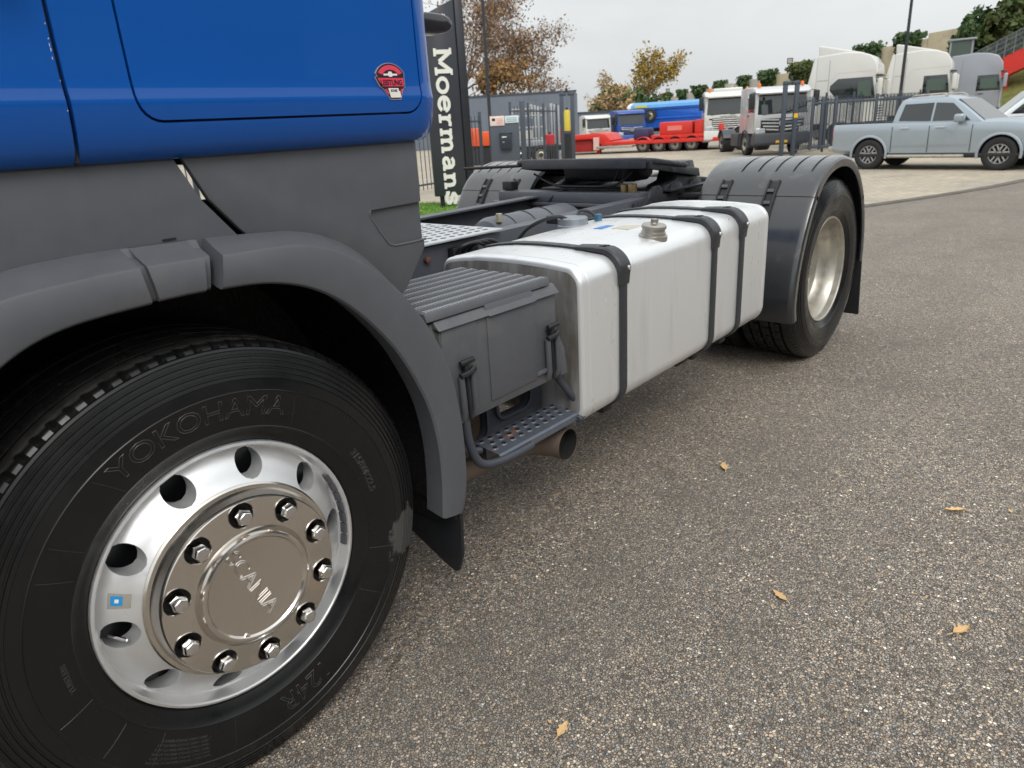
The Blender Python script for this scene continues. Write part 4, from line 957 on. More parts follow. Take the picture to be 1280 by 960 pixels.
while t < WL[-1]-.5:
    w_ = random.uniform(2.7, 3.3); p, d = wall_at(t+w_/2); n_ = Vector((-d.y, d.x, 0)).normalized()
    if n_.dot(Vector((-1, -1, 0))) < 0: n_ = -n_
    hh = p.z+random.uniform(-.12, .12); off = random.uniform(0, .12)
    M = Matrix(((d.x, n_.x, 0, p.x-60), (d.y, n_.y, 0, p.y-20), (0, 0, 1, 0), (0, 0, 0, 1)))
    MB().box(-w_/2+.03, w_/2-.03, -.4, off, 0, hh-GZ, M=M).build('panel', random.choice(M_pan), wall, bevel=.04); t += w_; k += 1
random.seed(12)
ivy_spots = [(23.5, 1.5, 3.4), (29.5, 1.7, 4.0), (35.5, 2.3, 5.0), (41.5, 1.4, 4.0), (47.5, 1.4, 4.4), (52.8, 2.3, 6.0), (58.8, 3.0, 6.4), (68.6, 2.5, 5.0), (73.2, 2.2, 5.0)]
ivn = ['leftmost ivy strip on the concrete wall above the blue tipper', 'second ivy strip from the left on the concrete wall', 'rounded ivy clump on the wall left of the white slatted cab', 'slim ivy strip on the wall above the white slatted cab', 'slim ivy strip on the wall just left of the big ivy clump', 'big ivy clump on the wall above the silver star-grille cab', 'ivy mixed with brown creeper on the wall beside the nearer tall white cab', 'ivy crest on the wall between the two tall white cabs', 'ivy crest on the wall above the second tall white cab']
for (t, w_, h_), lb in zip(ivy_spots, ivn):
    p, d = wall_at(min(t, WL[-1]-.1)); n_ = Vector((-d.y, d.x, 0)).normalized()
    if n_.dot(Vector((-1, -1, 0))) < 0: n_ = -n_
    e = empty('ivy', (p.x, p.y, GZ), 0, lb, 'ivy', 'ivy on the concrete wall'); pts = []; hh = p.z-GZ
    for i in range(int(620*w_)):
        zz = hh+.55-abs(random.gauss(0, .5))*h_*.9; ww = w_*.5*(1.15 if zz > hh-.8 else .75+.3*mnoise.noise(Vector((zz*1.1, t, 0))))
        q = d*random.uniform(-ww, ww)+n_*random.uniform(-.4 if zz > hh else 0, .5 if zz < hh-.3 else .9); pts.append(Vector((q.x, q.y, max(zz, .1))))
    quads(pts, .24).build('foliage', M_lgreen if 'brown' not in lb else M_lolive, e, flat=True, weld=False)
    s_ = MB(); s_.tube([n_*.1, n_*.15+Vector((0, 0, hh*.6))], [.05, .02], 5); s_.build('stem', M_bark, e)
bush('laurel_bush', (61.0, 10.1, 3.0), 1.35, 1.35, 3.8, M_lgreen, 'dark green bush above the wall end, left of the olive bush', 3000, .26, seed=41)
bush('laurel_bush', (60.3, 7.7, 2.6), 1.6, 1.6, 5.2, M_lolive, 'big olive green bush in the top right corner', 3600, .26, seed=42)
bush('laurel_bush', (60.0, 4.4, 2.6), 1.9, 1.9, 5.6, M_lolive, 'olive green bush at the right edge above the red ramp', 3000, .26, seed=43)
# grass bank and red ramp
bk = MB(); rows = []
for i in range(14):
    x = 50.5+i*1.1; rows.append([(x, y, GZ+.02+max(0, min(1, (x-51.5)/8))*4.0*min(1, max(0, (11.5-y)/4))+.12*mnoise.noise(Vector((x*.4, y*.4, 2)))) for y in [12-k for k in range(26)]])
bk.loft(rows); tag(bk.build('grass_bank', mat('dry_grass', (.20, .19, .05, 1), .9, 0, .4, 2.5, bump=1., bsc=8, bdist=.1, dirt=((.10, .12, .03, 1), 1.2, .4, .7))), kind='structure')
rp = empty('red_ramp', (54.5, 8, GZ), 0, 'red loading ramp with grey mesh railing climbing to the right edge', 'ramp')
A, B_ = Vector((54.6, 9.5, 1.85)), Vector((55.4, 4.6, 4.3)); dv = (B_-A).normalized(); O = Vector((54.5, 8, GZ))
M_red = mat('red_paint', lin(205, 48, 38), .42, 0, .12, 1.5, dirt=(lin(150, 50, 44), 2, .55, .8))
vz = Vector((0, 0, 1)); vx = Vector((1, 0, 0))
MB().add([A-O-vz*.6, B_-O-vz*.6, B_-O+vz*.6, A-O+vz*.6, A-O-vz*.6+vx*1.5, B_-O-vz*.6+vx*1.5, B_-O+vz*.6+vx*1.5, A-O+vz*.6+vx*1.5], [(0, 1, 2, 3), (7, 6, 5, 4), (0, 4, 5, 1), (3, 2, 6, 7), (0, 3, 7, 4), (1, 5, 6, 2)]).build('deck', M_red, rp)
for u_ in (.15, .5, .9):
    c_ = A.lerp(B_, u_)-O; bx('leg', M_red, rp, c_.x+.6, c_.x+.8, c_.y-.1, c_.y+.1, 0, c_.z-.5)
M_rail = mat('galvanised_rail', lin(120, 128, 130), .45, .4)
for i in range(12):
    c_ = A.lerp(B_, i/11)-O; MB().tube([c_+vz*.55-vx*.03, c_+vz*1.75-vx*.03], .03, 6).build('post', M_rail, rp)
for hh in (.9, 1.2, 1.5, 1.75): MB().tube([A-O+vz*hh-vx*.05, B_-O+vz*hh-vx*.05], .02, 6).build('rail', M_rail, rp)
mb = MB()
for i in range(120): c_ = A.lerp(B_, i/119)-O; mb.tube([c_+vz*.6-vx*.03, c_+vz*1.74-vx*.03], .008, 4)
tag(mb.build('mesh_wires', M_rail, rp), kind='stuff')

# ------------------------------------------------------------------ grey halls
def hall(name, p0, p1, depth, top, label, rib=.33, roofcap=True):
    p0, p1 = Vector((*p0, 0)), Vector((*p1, 0)); d = (p1-p0); L = d.length; d.normalize(); n_ = Vector((d.y, -d.x, 0))
    if n_.dot(Vector((1, 1, 0))) < 0: n_ = -n_
    e = empty(name, (p0.x, p0.y, GZ), math.atan2(d.y, d.x), label, 'building')
    s = 1 if Vector((-d.y, d.x, 0)).dot(n_) > 0 else -1; H = top-GZ
    m = mat('hall_cladding', lin(108, 116, 127), .55, .1, .08, .6, dirt=(lin(94, 101, 111), .5, .5, .8))
    MB().box(0, L, min(0, s*depth), max(0, s*depth), 0, H).build('wall', m, e)
    r_ = MB(); k = 0
    while k*rib < L:
        r_.box(k*rib, k*rib+rib*.45, -s*.04 if s > 0 else 0, 0 if s > 0 else .04, .1, H-.12); k += 1
    tag(r_.build('cladding_ribs', m, e), kind='stuff')
    MB().box(-.05, L+.05, min(-s*.08, s*depth), max(-s*.08, s*depth), H, H+.12).build('roof_edge', mat('hall_edge', lin(62, 68, 78), .5), e)
    return e
hall('warehouse', (17.6, 74.8), (51.85, 37.2), 9, 3.72, 'long grey metal-clad warehouse behind the fence and trees')
hall('storage_hall', (51.9, 37.6), (57.9, 32.6), 7, 1.95, 'lower grey metal hall right of the warehouse')

# ------------------------------------------------------------------ fence, gates, pylon sign, mailbox cabinet
M_fence = mat('fence_steel', lin(66, 74, 84), .5, .2, .12, 8)
def fence(p0, p1, label, h=2.0, step=.13, posts=2.6, spikes=True):
    p0, p1 = Vector((*p0, 0)), Vector((*p1, 0)); d = p1-p0; L = d.length; z0 = ground_z(p0.x, p0.y)
    e = empty('bar_fence', (p0.x, p0.y, z0), math.atan2(d.y, d.x), label, 'fence'); b = MB(); k = 0
    dz = lambda x: ground_z(*(p0+d*(x/L)).xy)-z0
    x = .05
    while x < L: b.box(x-.009, x+.009, -.009, .009, .08+dz(x), h+dz(x)); x += step
    tag(b.build('bars', M_fence, e), kind='stuff')
    for zz in (.2, h-.18):
        MB().loft([[(x_, yy, zz+dz(x_)+hh) for yy, hh in ((-.02, 0), (.02, 0), (.02, .05), (-.02, .05))] for x_ in [L*i/40 for i in range(41)]], closed=True, cap=True).build('rail', M_fence, e)
    n = max(1, round(L/posts))
    for i in range(n+1): x = L*i/n; bx('post', M_fence, e, x-.035, x+.035, -.035, .035, dz(x)-.05, h+.12+dz(x), bevel=.006)
    return e
fence((-7.0, 9.9), (16.6, 15.0), 'grey bar fence behind the dark pylon sign', step=.2)
fence((17.6, 14.6), (23.6, 17.4), 'grey bar fence between mailbox cabinet and left gate posts', 2.25, step=.42)
fence((26.8, 9.05), (39.5, 8.0), 'grey bar fence in front of the tall white cabs', 2.05)
def gate_posts(loc, rz, label, h, two=True):
    e = empty('gate_post', (loc[0], loc[1], ground_z(*loc)), rz, label, 'gate post', 'posts of the sliding gate')
    for dx in ((0, .42) if two else (0,)):
        bx('post', M_fence, e, dx-.07, dx+.07, -.07, .07, 0, h, bevel=.01)
    bx('guide_arm', M_fence, e, -.05, .47, -.05, .05, h*.45, h*.45+.07, bevel=.01)
    for dx in (.05, .37): bx('roller_box', M_fence, e, dx-.13, dx+.13, -.08, .08, h-.14, h-.02, bevel=.02)
    MB().lathe([(.0001, h-.0), (.05, h), (.055, h+.1), (.03, h+.14), (.0001, h+.15)], (.2, 0, 0), 10, 'z').build('lamp', M_black, e); return e
gate_posts((22.9, 16.6), R(-48), 'pair of grey gate posts left, in front of the red trailer end', 2.75)
gate_posts((26.55, 9.35), R(-48), 'pair of grey gate posts right, in front of the grey truck cab', 2.6)
bx('warning_plate', mat('yellow_plate', lin(215, 170, 40), .5), [o for o in COL.objects if o.name.startswith('gate_post')][-1], .35, .49, -.085, -.075, 1.35, 1.5)
# sliding gate leaf parked along the right fence
e = empty('sliding_gate', (27.3, 8.65, GZ), math.atan2(-3.2, 2.3), 'grey sliding gate leaf standing behind the silver pickup', 'gate')
for zz in (.25, 1.75): bx('rail', M_fence, e, 0, 4.0, -.04, .04, zz, zz+.09, bevel=.01)
for x in (0, .35, .8, 2.2, 3.9): bx('upright', M_fence, e, x, x+.09, -.045, .045, .2, 2.0, bevel=.01)
b = MB()
for i in range(34): b.box(.1+i*.113, .125+i*.113, -.012, .012, .3, 1.95)
tag(b.build('bars', M_fence, e), kind='stuff')

# mailbox cabinet beside the gate
ca = empty('gate_cabinet', (16.55, 14.55, ground_z(16.5, 14.5)), math.atan2(-.751, .658), 'dark grey gate cabinet panel with mailbox and two signs', 'cabinet')
M_cab = mat('cabinet_grey', lin(74, 82, 92), .5, .1)
bx('panel', M_cab, ca, 0, .90, 0, .14, 0, 1.98, bevel=.01)
bx('cabinet_post', M_fence, ca, .94, 1.10, -.03, .13, -.1, 2.35, bevel=.01)
mbx = bx('mailbox', mat('mailbox_grey', lin(44, 54, 64), .4, .2), ca, .30, .66, -.13, 0, .98, 1.46, bevel=.02); bx('mailbox_lid', mat('mailbox_lid', lin(58, 68, 78), .4, .2), mbx, .28, .68, -.15, -.0, 1.44, 1.48, bevel=.01)
bx('name_slot', M_white, mbx, .36, .50, -.134, -.13, 1.33, 1.36); bx('lock', M_steelrim, mbx, .37, .43, -.136, -.13, 1.18, 1.21)
bx('camera_sign', mat('sign_pink', lin(222, 205, 198), .5), ca, .02, .46, -.03, -.005, 1.68, 1.96, bevel=.004); bx('hours_sign', mat('sign_pale', lin(205, 216, 220), .5), ca, .48, .90, -.03, -.005, 1.74, 1.95, bevel=.004)
bx('camera_symbol', M_black, ca, .08, .18, -.034, -.03, 1.82, 1.90)
for k in range(3): bx('print_line', mat('sign_teal', lin(120, 160, 165), .5), ca, .53, .85, -.034, -.03, 1.78+.05*k, 1.80+.05*k)
for k in range(4): bx('print_line', mat('sign_red', lin(200, 120, 115), .5), ca, .22, .42, -.034, -.03, 1.72+.05*k, 1.735+.05*k)

# pylon sign with slab-serif name running downwards
face_ang = math.atan2(-.751, .658)+R(16)
py = empty('pylon_sign', (9.40, 9.50, ground_z(9.4, 9.5)), face_ang, 'tall dark pylon sign reading Moermans from top to bottom', 'sign')
M_pyl = mat('pylon_charcoal', lin(52, 55, 62), .38, .1, .08, 2); M_pyl2 = mat('pylon_side', lin(36, 38, 45), .4, .1)
PW, PH0, PH1 = .66, .28, 3.80
def pyl_front(x): return -.10*(1-((x-PW*.5)/(PW*.5))**2)
plan = [(PW*i/14, pyl_front(PW*i/14)) for i in range(15)]+[(PW, .10), (PW-.02, .12), (.02, .12), (0, .10)]
rings = [[(x, y, PH0) for x, y in plan], [(x, y, PH1-.30+.30*x/PW) for x, y in plan]]
b = MB(); b.loft(rings, closed=True, cap=True); b.build('pylon_body', M_pyl, py, bevel=.006, ang=40)
bx('side_fin', M_pyl2, py, PW+.006, PW+.16, -.02, .14, PH0-.05, PH1+.02, bevel=.01)
for x in (.1, .55): bx('foot', M_black, py, x, x+.08, .0, .08, 0, PH0+.02)
# stroke letters: (polylines, serifs) on a 1-high x-height grid, drawn as flat slabs
def slab(name, strokes, ox, oy, S, w):
    """letter space u (reading, downwards) v (up = to the right)"""
    b = MB(); 
    def P(u, v, dz): 
        X = .19+ (v*.235) ; Z = PH1-.84-(ox+u*S); return (X, pyl_front(X)-dz, Z)
    for pl_ in strokes:
        wd = w*(pl_[0] if isinstance(pl_[0], float) else 1.); pts = pl_[1:] if isinstance(pl_[0], float) else pl_
        dense = [pts[0]]
        for a_, c_ in zip(pts, pts[1:]):
            k_ = max(1, int(math.hypot(c_[0]-a_[0], c_[1]-a_[1])/.09))
            dense += [(a_[0]+(c_[0]-a_[0])*(q_+1)/k_, a_[1]+(c_[1]-a_[1])*(q_+1)/k_) for q_ in range(k_)]
        pts = dense; L_, R_ = [], []
        for i, (u, v) in enumerate(pts):
            a_, c_ = pts[max(i-1, 0)], pts[min(i+1, len(pts)-1)]
            if pts[0] == pts[-1] and len(pts) > 3:
                if i == 0 or i == len(pts)-1: a_, c_ = pts[-2], pts[1]
            du, dv_ = c_[0]-a_[0], c_[1]-a_[1]; l_ = math.hypot(du, dv_) or 1; nu, nv = -dv_/l_*wd/2, du/l_*wd/2
            L_.append((u+nu, v+nv)); R_.append((u-nu, v-nv))
        b.loft([[P(*p, .004), P(*q, .004), P(*q, .022), P(*p, .022)] for p, q in zip(L_, R_)], closed=True, cap=True)
    return b.build(name, mat('sign_letter', lin(222, 222, 214), .45), py, flat=True)
ell = lambda cu, cv, ru, rv, a0_=0, a1_=360, n=20: [(cu+ru*math.cos(R(a0_+(a1_-a0_)*i/n)), cv+rv*math.sin(R(a0_+(a1_-a0_)*i/n))) for i in range(n+1)]
ser = lambda u, v, s=.17: [(.75), (u-s, v), (u+s, v)]
GLY = {
 'M': (1.62, [[(.2, 0), (.2, 1.4)], [(1.32, 0), (1.32, 1.4)], [(.2, 1.34), (.76, .35)], [(.76, .35), (1.32, 1.34)], [.8, (-.02, .07), (.44, .07)], [.8, (1.08, .07), (1.54, .07)], [.8, (-.02, 1.34), (.34, 1.34)], [.8, (1.2, 1.34), (1.54, 1.34)]]),
 'o': (1.12, [ell(.52, .5, .40, .41)]),
 'e': (1.12, [[1., (.14, .53), (.90, .53)], ell(.52, .5, .40, .41, 8, 330)]),
 'r': (.86, [[(.24, 0), (.24, .92)], [.8, (0., .07), (.52, .07)], [.8, (.02, .86), (.3, .86)], [(.24, .55), (.36, .78), (.56, .87), (.74, .84)]]),
 'm': (1.66, [[(.24, 0), (.24, .92)], [.8, (0., .07), (.46, .07)], [.8, (.02, .86), (.3, .86)], [(.24, .58), (.38, .82), (.58, .86), (.72, .76), (.76, .55), (.76, 0)], [.8, (.62, .07), (.96, .07)], [(.76, .58), (.90, .82), (1.1, .86), (1.24, .76), (1.28, .55), (1.28, 0)], [.8, (1.12, .07), (1.52, .07)]]),
 'a': (1.12, [[(.2, .74), (.36, .88), (.6, .87), (.74, .72), (.76, .5), (.76, .0)], [.8, (.72, .07), (.98, .07)], [(.76, .52), (.44, .52), (.22, .40), (.18, .24), (.28, .10), (.48, .07), (.66, .16), (.76, .32)]]),
 'n': (1.14, [[(.24, 0), (.24, .92)], [.8, (0., .07), (.46, .07)], [.8, (.02, .86), (.3, .86)], [(.24, .58), (.40, .82), (.60, .86), (.74, .76), (.78, .55), (.78, 0)], [.8, (.62, .07), (1.02, .07)]]),
 's': (.96, [[(.78, .70), (.66, .86), (.42, .90), (.22, .78), (.22, .62), (.40, .52), (.62, .45), (.78, .34), (.76, .16), (.56, .06), (.32, .08), (.14, .26)], [.7, (.80, .62), (.80, .92)], [.7, (.12, .05), (.12, .36)]])}
ox = 0.; S_ = .298
for ch in 'Moermans':
    adv, strk = GLY[ch]; slab('letter', strk, ox, 0, S_, .25 if ch != 'M' else .25); ox += adv*S_
# script flourish above the name
for k in range(2):
    b = MB(); pts = [(.06+.05*i, PH1-.50+.025*i+.055*math.sin(i*1.9+k)) for i in range(9)]
    b.loft([[(x, pyl_front(x)-.004, z-.008), (x, pyl_front(x)-.004, z+.008+.012*k), (x, pyl_front(x)-.012, z+.008+.012*k), (x, pyl_front(x)-.012, z-.008)] for x, z in pts], closed=True, cap=True); b.build('script_flourish', MATS['sign_letter'], py)
# grass strip at the sign
gb = MB(); gp = [(7.4, 8.2), (9.9, 7.9), (11.2, 9.3), (10.2, 11.6), (8.6, 12.2), (7.2, 10.5)]
gs = MB(); gs.add([(x, y, ground_z(x, y)+.055) for x, y in gp]+[(x, y, ground_z(x, y)-.02) for x, y in gp], [tuple(range(6))]+[(i, 6+i, 6+(i+1) % 6, (i+1) % 6) for i in range(6)])
tag(gs.build('lawn', mat('lawn_green', (.09, .20, .02, 1), .9, 0, .3, 12)), kind='structure')
random.seed(5); blades = MB()
def inside(x, y):
    c = False
    for (xa, ya_), (xb, yb_) in zip(gp, gp[1:]+gp[:1]):
        if (ya_ > y) != (yb_ > y) and x < (xb-xa)*(y-ya_)/(yb_-ya_)+xa: c = not c
    return c
n = 0
while n < 9000:
    x, y = random.uniform(7.2, 11.2), random.uniform(7.9, 12.2)
    if not inside(x, y): continue
    z = ground_z(x, y)+.05; a = random.uniform(0, 6.28); hgt = random.uniform(.03, .075); dx, dy = math.cos(a), math.sin(a)
    blades.add([(x-dy*.006, y+dx*.006, z), (x+dy*.006, y-dx*.006, z), (x+dx*hgt*.5, y+dy*hgt*.5, z+hgt)], [(0, 1, 2)]); n += 1
o = blades.build('grass', leaf_mat('grass_blade', [(.10, .24, .02), (.16, .32, .035), (.20, .34, .05)]), flat=True, weld=False); tag(o, 'short green lawn grass at the foot of the pylon sign', 'grass', kind='stuff')
M_dl = leaf_mat('dry_leaf', [(.68, .45, .2), (.74, .56, .3), (.6, .36, .16)])
def fallen(x, y, s, rz, lb, curl=.3, z=None):
    L = [(-1, 0), (-.75, .18), (-.35, .42), (-.1, .30), (.15, .5), (.42, .24), (.75, .2), (1.05, 0)]
    vv = []; 
    for i, (u, w_) in enumerate(L):
        zc = .12*u*u*curl*3+.05
        vv += [(u*s, w_*s, (zc+abs(w_)*curl*1.3)*s), (u*s, 0, zc*s*.55), (u*s, -w_*s*.92, (zc+abs(w_)*curl*.8)*s)]
    b = MB(); b.add(vv, [(i*3+j, i*3+j+1, (i+1)*3+j+1, (i+1)*3+j) for i in range(len(L)-1) for j in range(2)])
    e = empty('fallen_leaf', (x, y, (z if z is not None else ground_z(x, y))+.003), rz, lb, 'leaf', 'fallen leaves'); o = b.build('leaf_blade', M_dl, e)
    t_ = MB(); t_.tube([(-1*s, 0, .17*s), (-1.5*s, .12*s, .1*s)], .04*s, 5); t_.build('stalk', M_dl, e)
fallen(1.97, -.21, .036, .6, 'orange leaf on the asphalt nearest the exhaust outlet', .3)
fallen(2.11, -1.02, .036, 2.2, 'curled brown leaf farthest right on the asphalt', .7)
fallen(1.28, -.72, .030, 1.1, 'pale yellow leaf in the middle of the bare asphalt', .15)
fallen(1.42, -1.17, .031, -.5, 'curled tan leaf low at the right edge of the asphalt', .6)
fallen(.47, -.51, .027, .2, 'orange leaf at the bottom edge beside the front tyre', .25)
fallen(.47, -.47, .008, 1.4, 'tiny rust-coloured leaf scrap close to the front tyre, beside the orange leaf', .2)
fallen(2.22, -1.17, .014, .4, 'small tan leaf at the right edge above the curled brown leaf', .3)
fallen(8.7, 9.35, .07, .4, 'yellow leaf on the lawn left of the pylon sign', .3, ground_z(8.7, 9.35)+.1)
fallen(8.35, 8.8, .07, 1.4, 'orange-brown leaf on the lawn nearest the truck cab', .3, ground_z(8.35, 8.8)+.1)

# street lamps and floodlights
M_pole = mat('pole_dark', lin(52, 54, 60), .5, .3)
for x, y, h, lb in ((23.1, 20.6, 9.0, 'thin dark lamp post standing in front of the trees'), (38.3, 8.55, 9.5, 'thin dark lamp post between the two tall white cabs')):
    e = empty('street_lamp', (x, y, GZ), 0, lb, 'lamp post', 'lamp posts in the yard'); MB().tube([(0, 0, 0), (0, 0, 1.2), (0, 0, h)], [.085, .08, .05], 12).build('pole', M_pole, e)
    MB().tube([(0, 0, h-.05), (-.3, -.3, h+.1), (-.9, -.9, h+.12)], .035, 8).build('arm', M_pole, e); bx('lamp_head', M_pole, e, -1.3, -.8, -1.1, -.8, h+.05, h+.15, bevel=.03)
def flood(t, lb):
    p, d = wall_at(t); e = empty('floodlight', (p.x, p.y, p.z), math.atan2(-p.y, -p.x), lb, 'floodlight', 'floodlights on the wall')
    MB().tube([(0, 0, -.1), (0, 0, .7)], .04, 8).build('bracket', M_pole, e); bx('lamp_housing', M_pole, e, -.12, .1, -.28, .28, .65, 1.2, bevel=.03); bx('lens', M_steelrim, e, .1, .12, -.22, .22, .72, 1.12)
flood(56.3, 'small floodlight on the wall above the grey cab'); flood(23.0, 'small floodlight at the far left end of the wall')

# dark grey hall across the lane: out of the frame, mirrored in the cab side, wheel cover and tank
hl = empty('lane_hall', (-26, -15.5, 0), 0, 'dark grey hall across the lane, mirrored in the blue cab side', 'building')
m_l = mat('lane_hall_cladding', lin(72, 78, 86), .6, 0, .12, .4); bx('wall', m_l, hl, 0, 62, -9, 0, 0, 6.4); bx('roof_edge', MATS['hall_edge'], hl, -.1, 62.1, -9.1, .1, 6.4, 6.6)
for k in range(7):
    dr_ = bx('roller_door', mat('roller_door_grey', lin(104, 110, 116), .5), hl, 4+k*8.2, 8+k*8.2, 0, .06, 0, 4.2)
    for j in range(10): bx('door_slat', MATS['roller_door_grey'], dr_, 4.05+k*8.2, 7.95+k*8.2, .06, .085, .1+j*.41, .46+j*.41)
# ================================================================== VEHICLES IN THE YARD (local x forward, z up)
M_pane = glass('pane_dark', (.02, .026, .028, 1)); M_pane2 = glass('pane_green', (.05, .085, .062, 1), .05)
M_tyrebg = mat('tyre_far', (.016, .016, .017, 1), .7, 0, .2, 20)
M_chas = mat('chassis_black', lin(34, 35, 38), .6, 0, .2, 8)
M_lamp = mat('headlamp', lin(200, 205, 210), .12, .4, .1, 20); M_amber = mat('amber_lens', lin(245, 110, 20), .3)
def wheel(parent, x, y, r, w, m_rim, spokes=0, hub=True, dish=.06):
    """y is the outer face; sign gives the side"""
    s = 1 if y > 0 else -1; e = empty('wheel', (x, y, r)); e.parent = parent
    Y = lambda h: -s*h
    MB().lathe([(r*.56, Y(.02)), (r*.62, Y(.0)), (r*.80, Y(-.012)), (r*.93, Y(.0)), (r*.985, Y(.02)), (r, Y(.05)), (r, Y(w-.05)), (r*.95, Y(w)), (r*.6, Y(w))], (0, 0, 0), 40).build('tyre', M_tyrebg, e)
    b = MB(); b.lathe([(r*.585, Y(.03)), (r*.58, Y(.0)), (r*.545, Y(.0)), (r*.525, Y(.03)), (r*.52, Y(.10))], (0, 0, 0), 36)
    if spokes:
        b.lathe([(.001, Y(.02)), (r*.15, Y(.02)), (r*.16, Y(.05))], (0, 0, 0), 20)
        for i in range(spokes):
            a = 2*math.pi*i/spokes
            for da in (-.13, .13):
                M = Matrix.Rotation(a, 4, 'Y'); q = [(r*.12, -.02+da*.3), (r*.54, -.016+da*r*.9), (r*.54, .016+da*r*.9), (r*.12, .02+da*.3)]
                b.add([tuple(M @ Vector((u, Y(.015), v))) for u, v in q]+[tuple(M @ Vector((u, Y(.05), v))) for u, v in q], [(0, 1, 2, 3), (7, 6, 5, 4), (0, 4, 5, 1), (1, 5, 6, 2), (2, 6, 7, 3), (3, 7, 4, 0)])
        b.build('rim', m_rim, e); MB().lathe([(r*.53, Y(.09)), (.001, Y(.10))], (0, 0, 0), 24).build('brake_disc', M_chas, e)
    else:
        b.lathe([(r*.53, Y(.03)), (r*.48, Y(dish+.03)), (r*.36, Y(dish)), (r*.28, Y(dish*.7)), (r*.22, Y(dish*.6))], (0, 0, 0), 36); b.build('rim', m_rim, e)
        MB().lathe([(r*.23, Y(dish*.7)), (r*.2, Y(dish*.2-.02)), (r*.08, Y(-.03)), (.001, Y(-.03))], (0, 0, 0), 20).build('hub', M_chas if hub else m_rim, e)
    return e

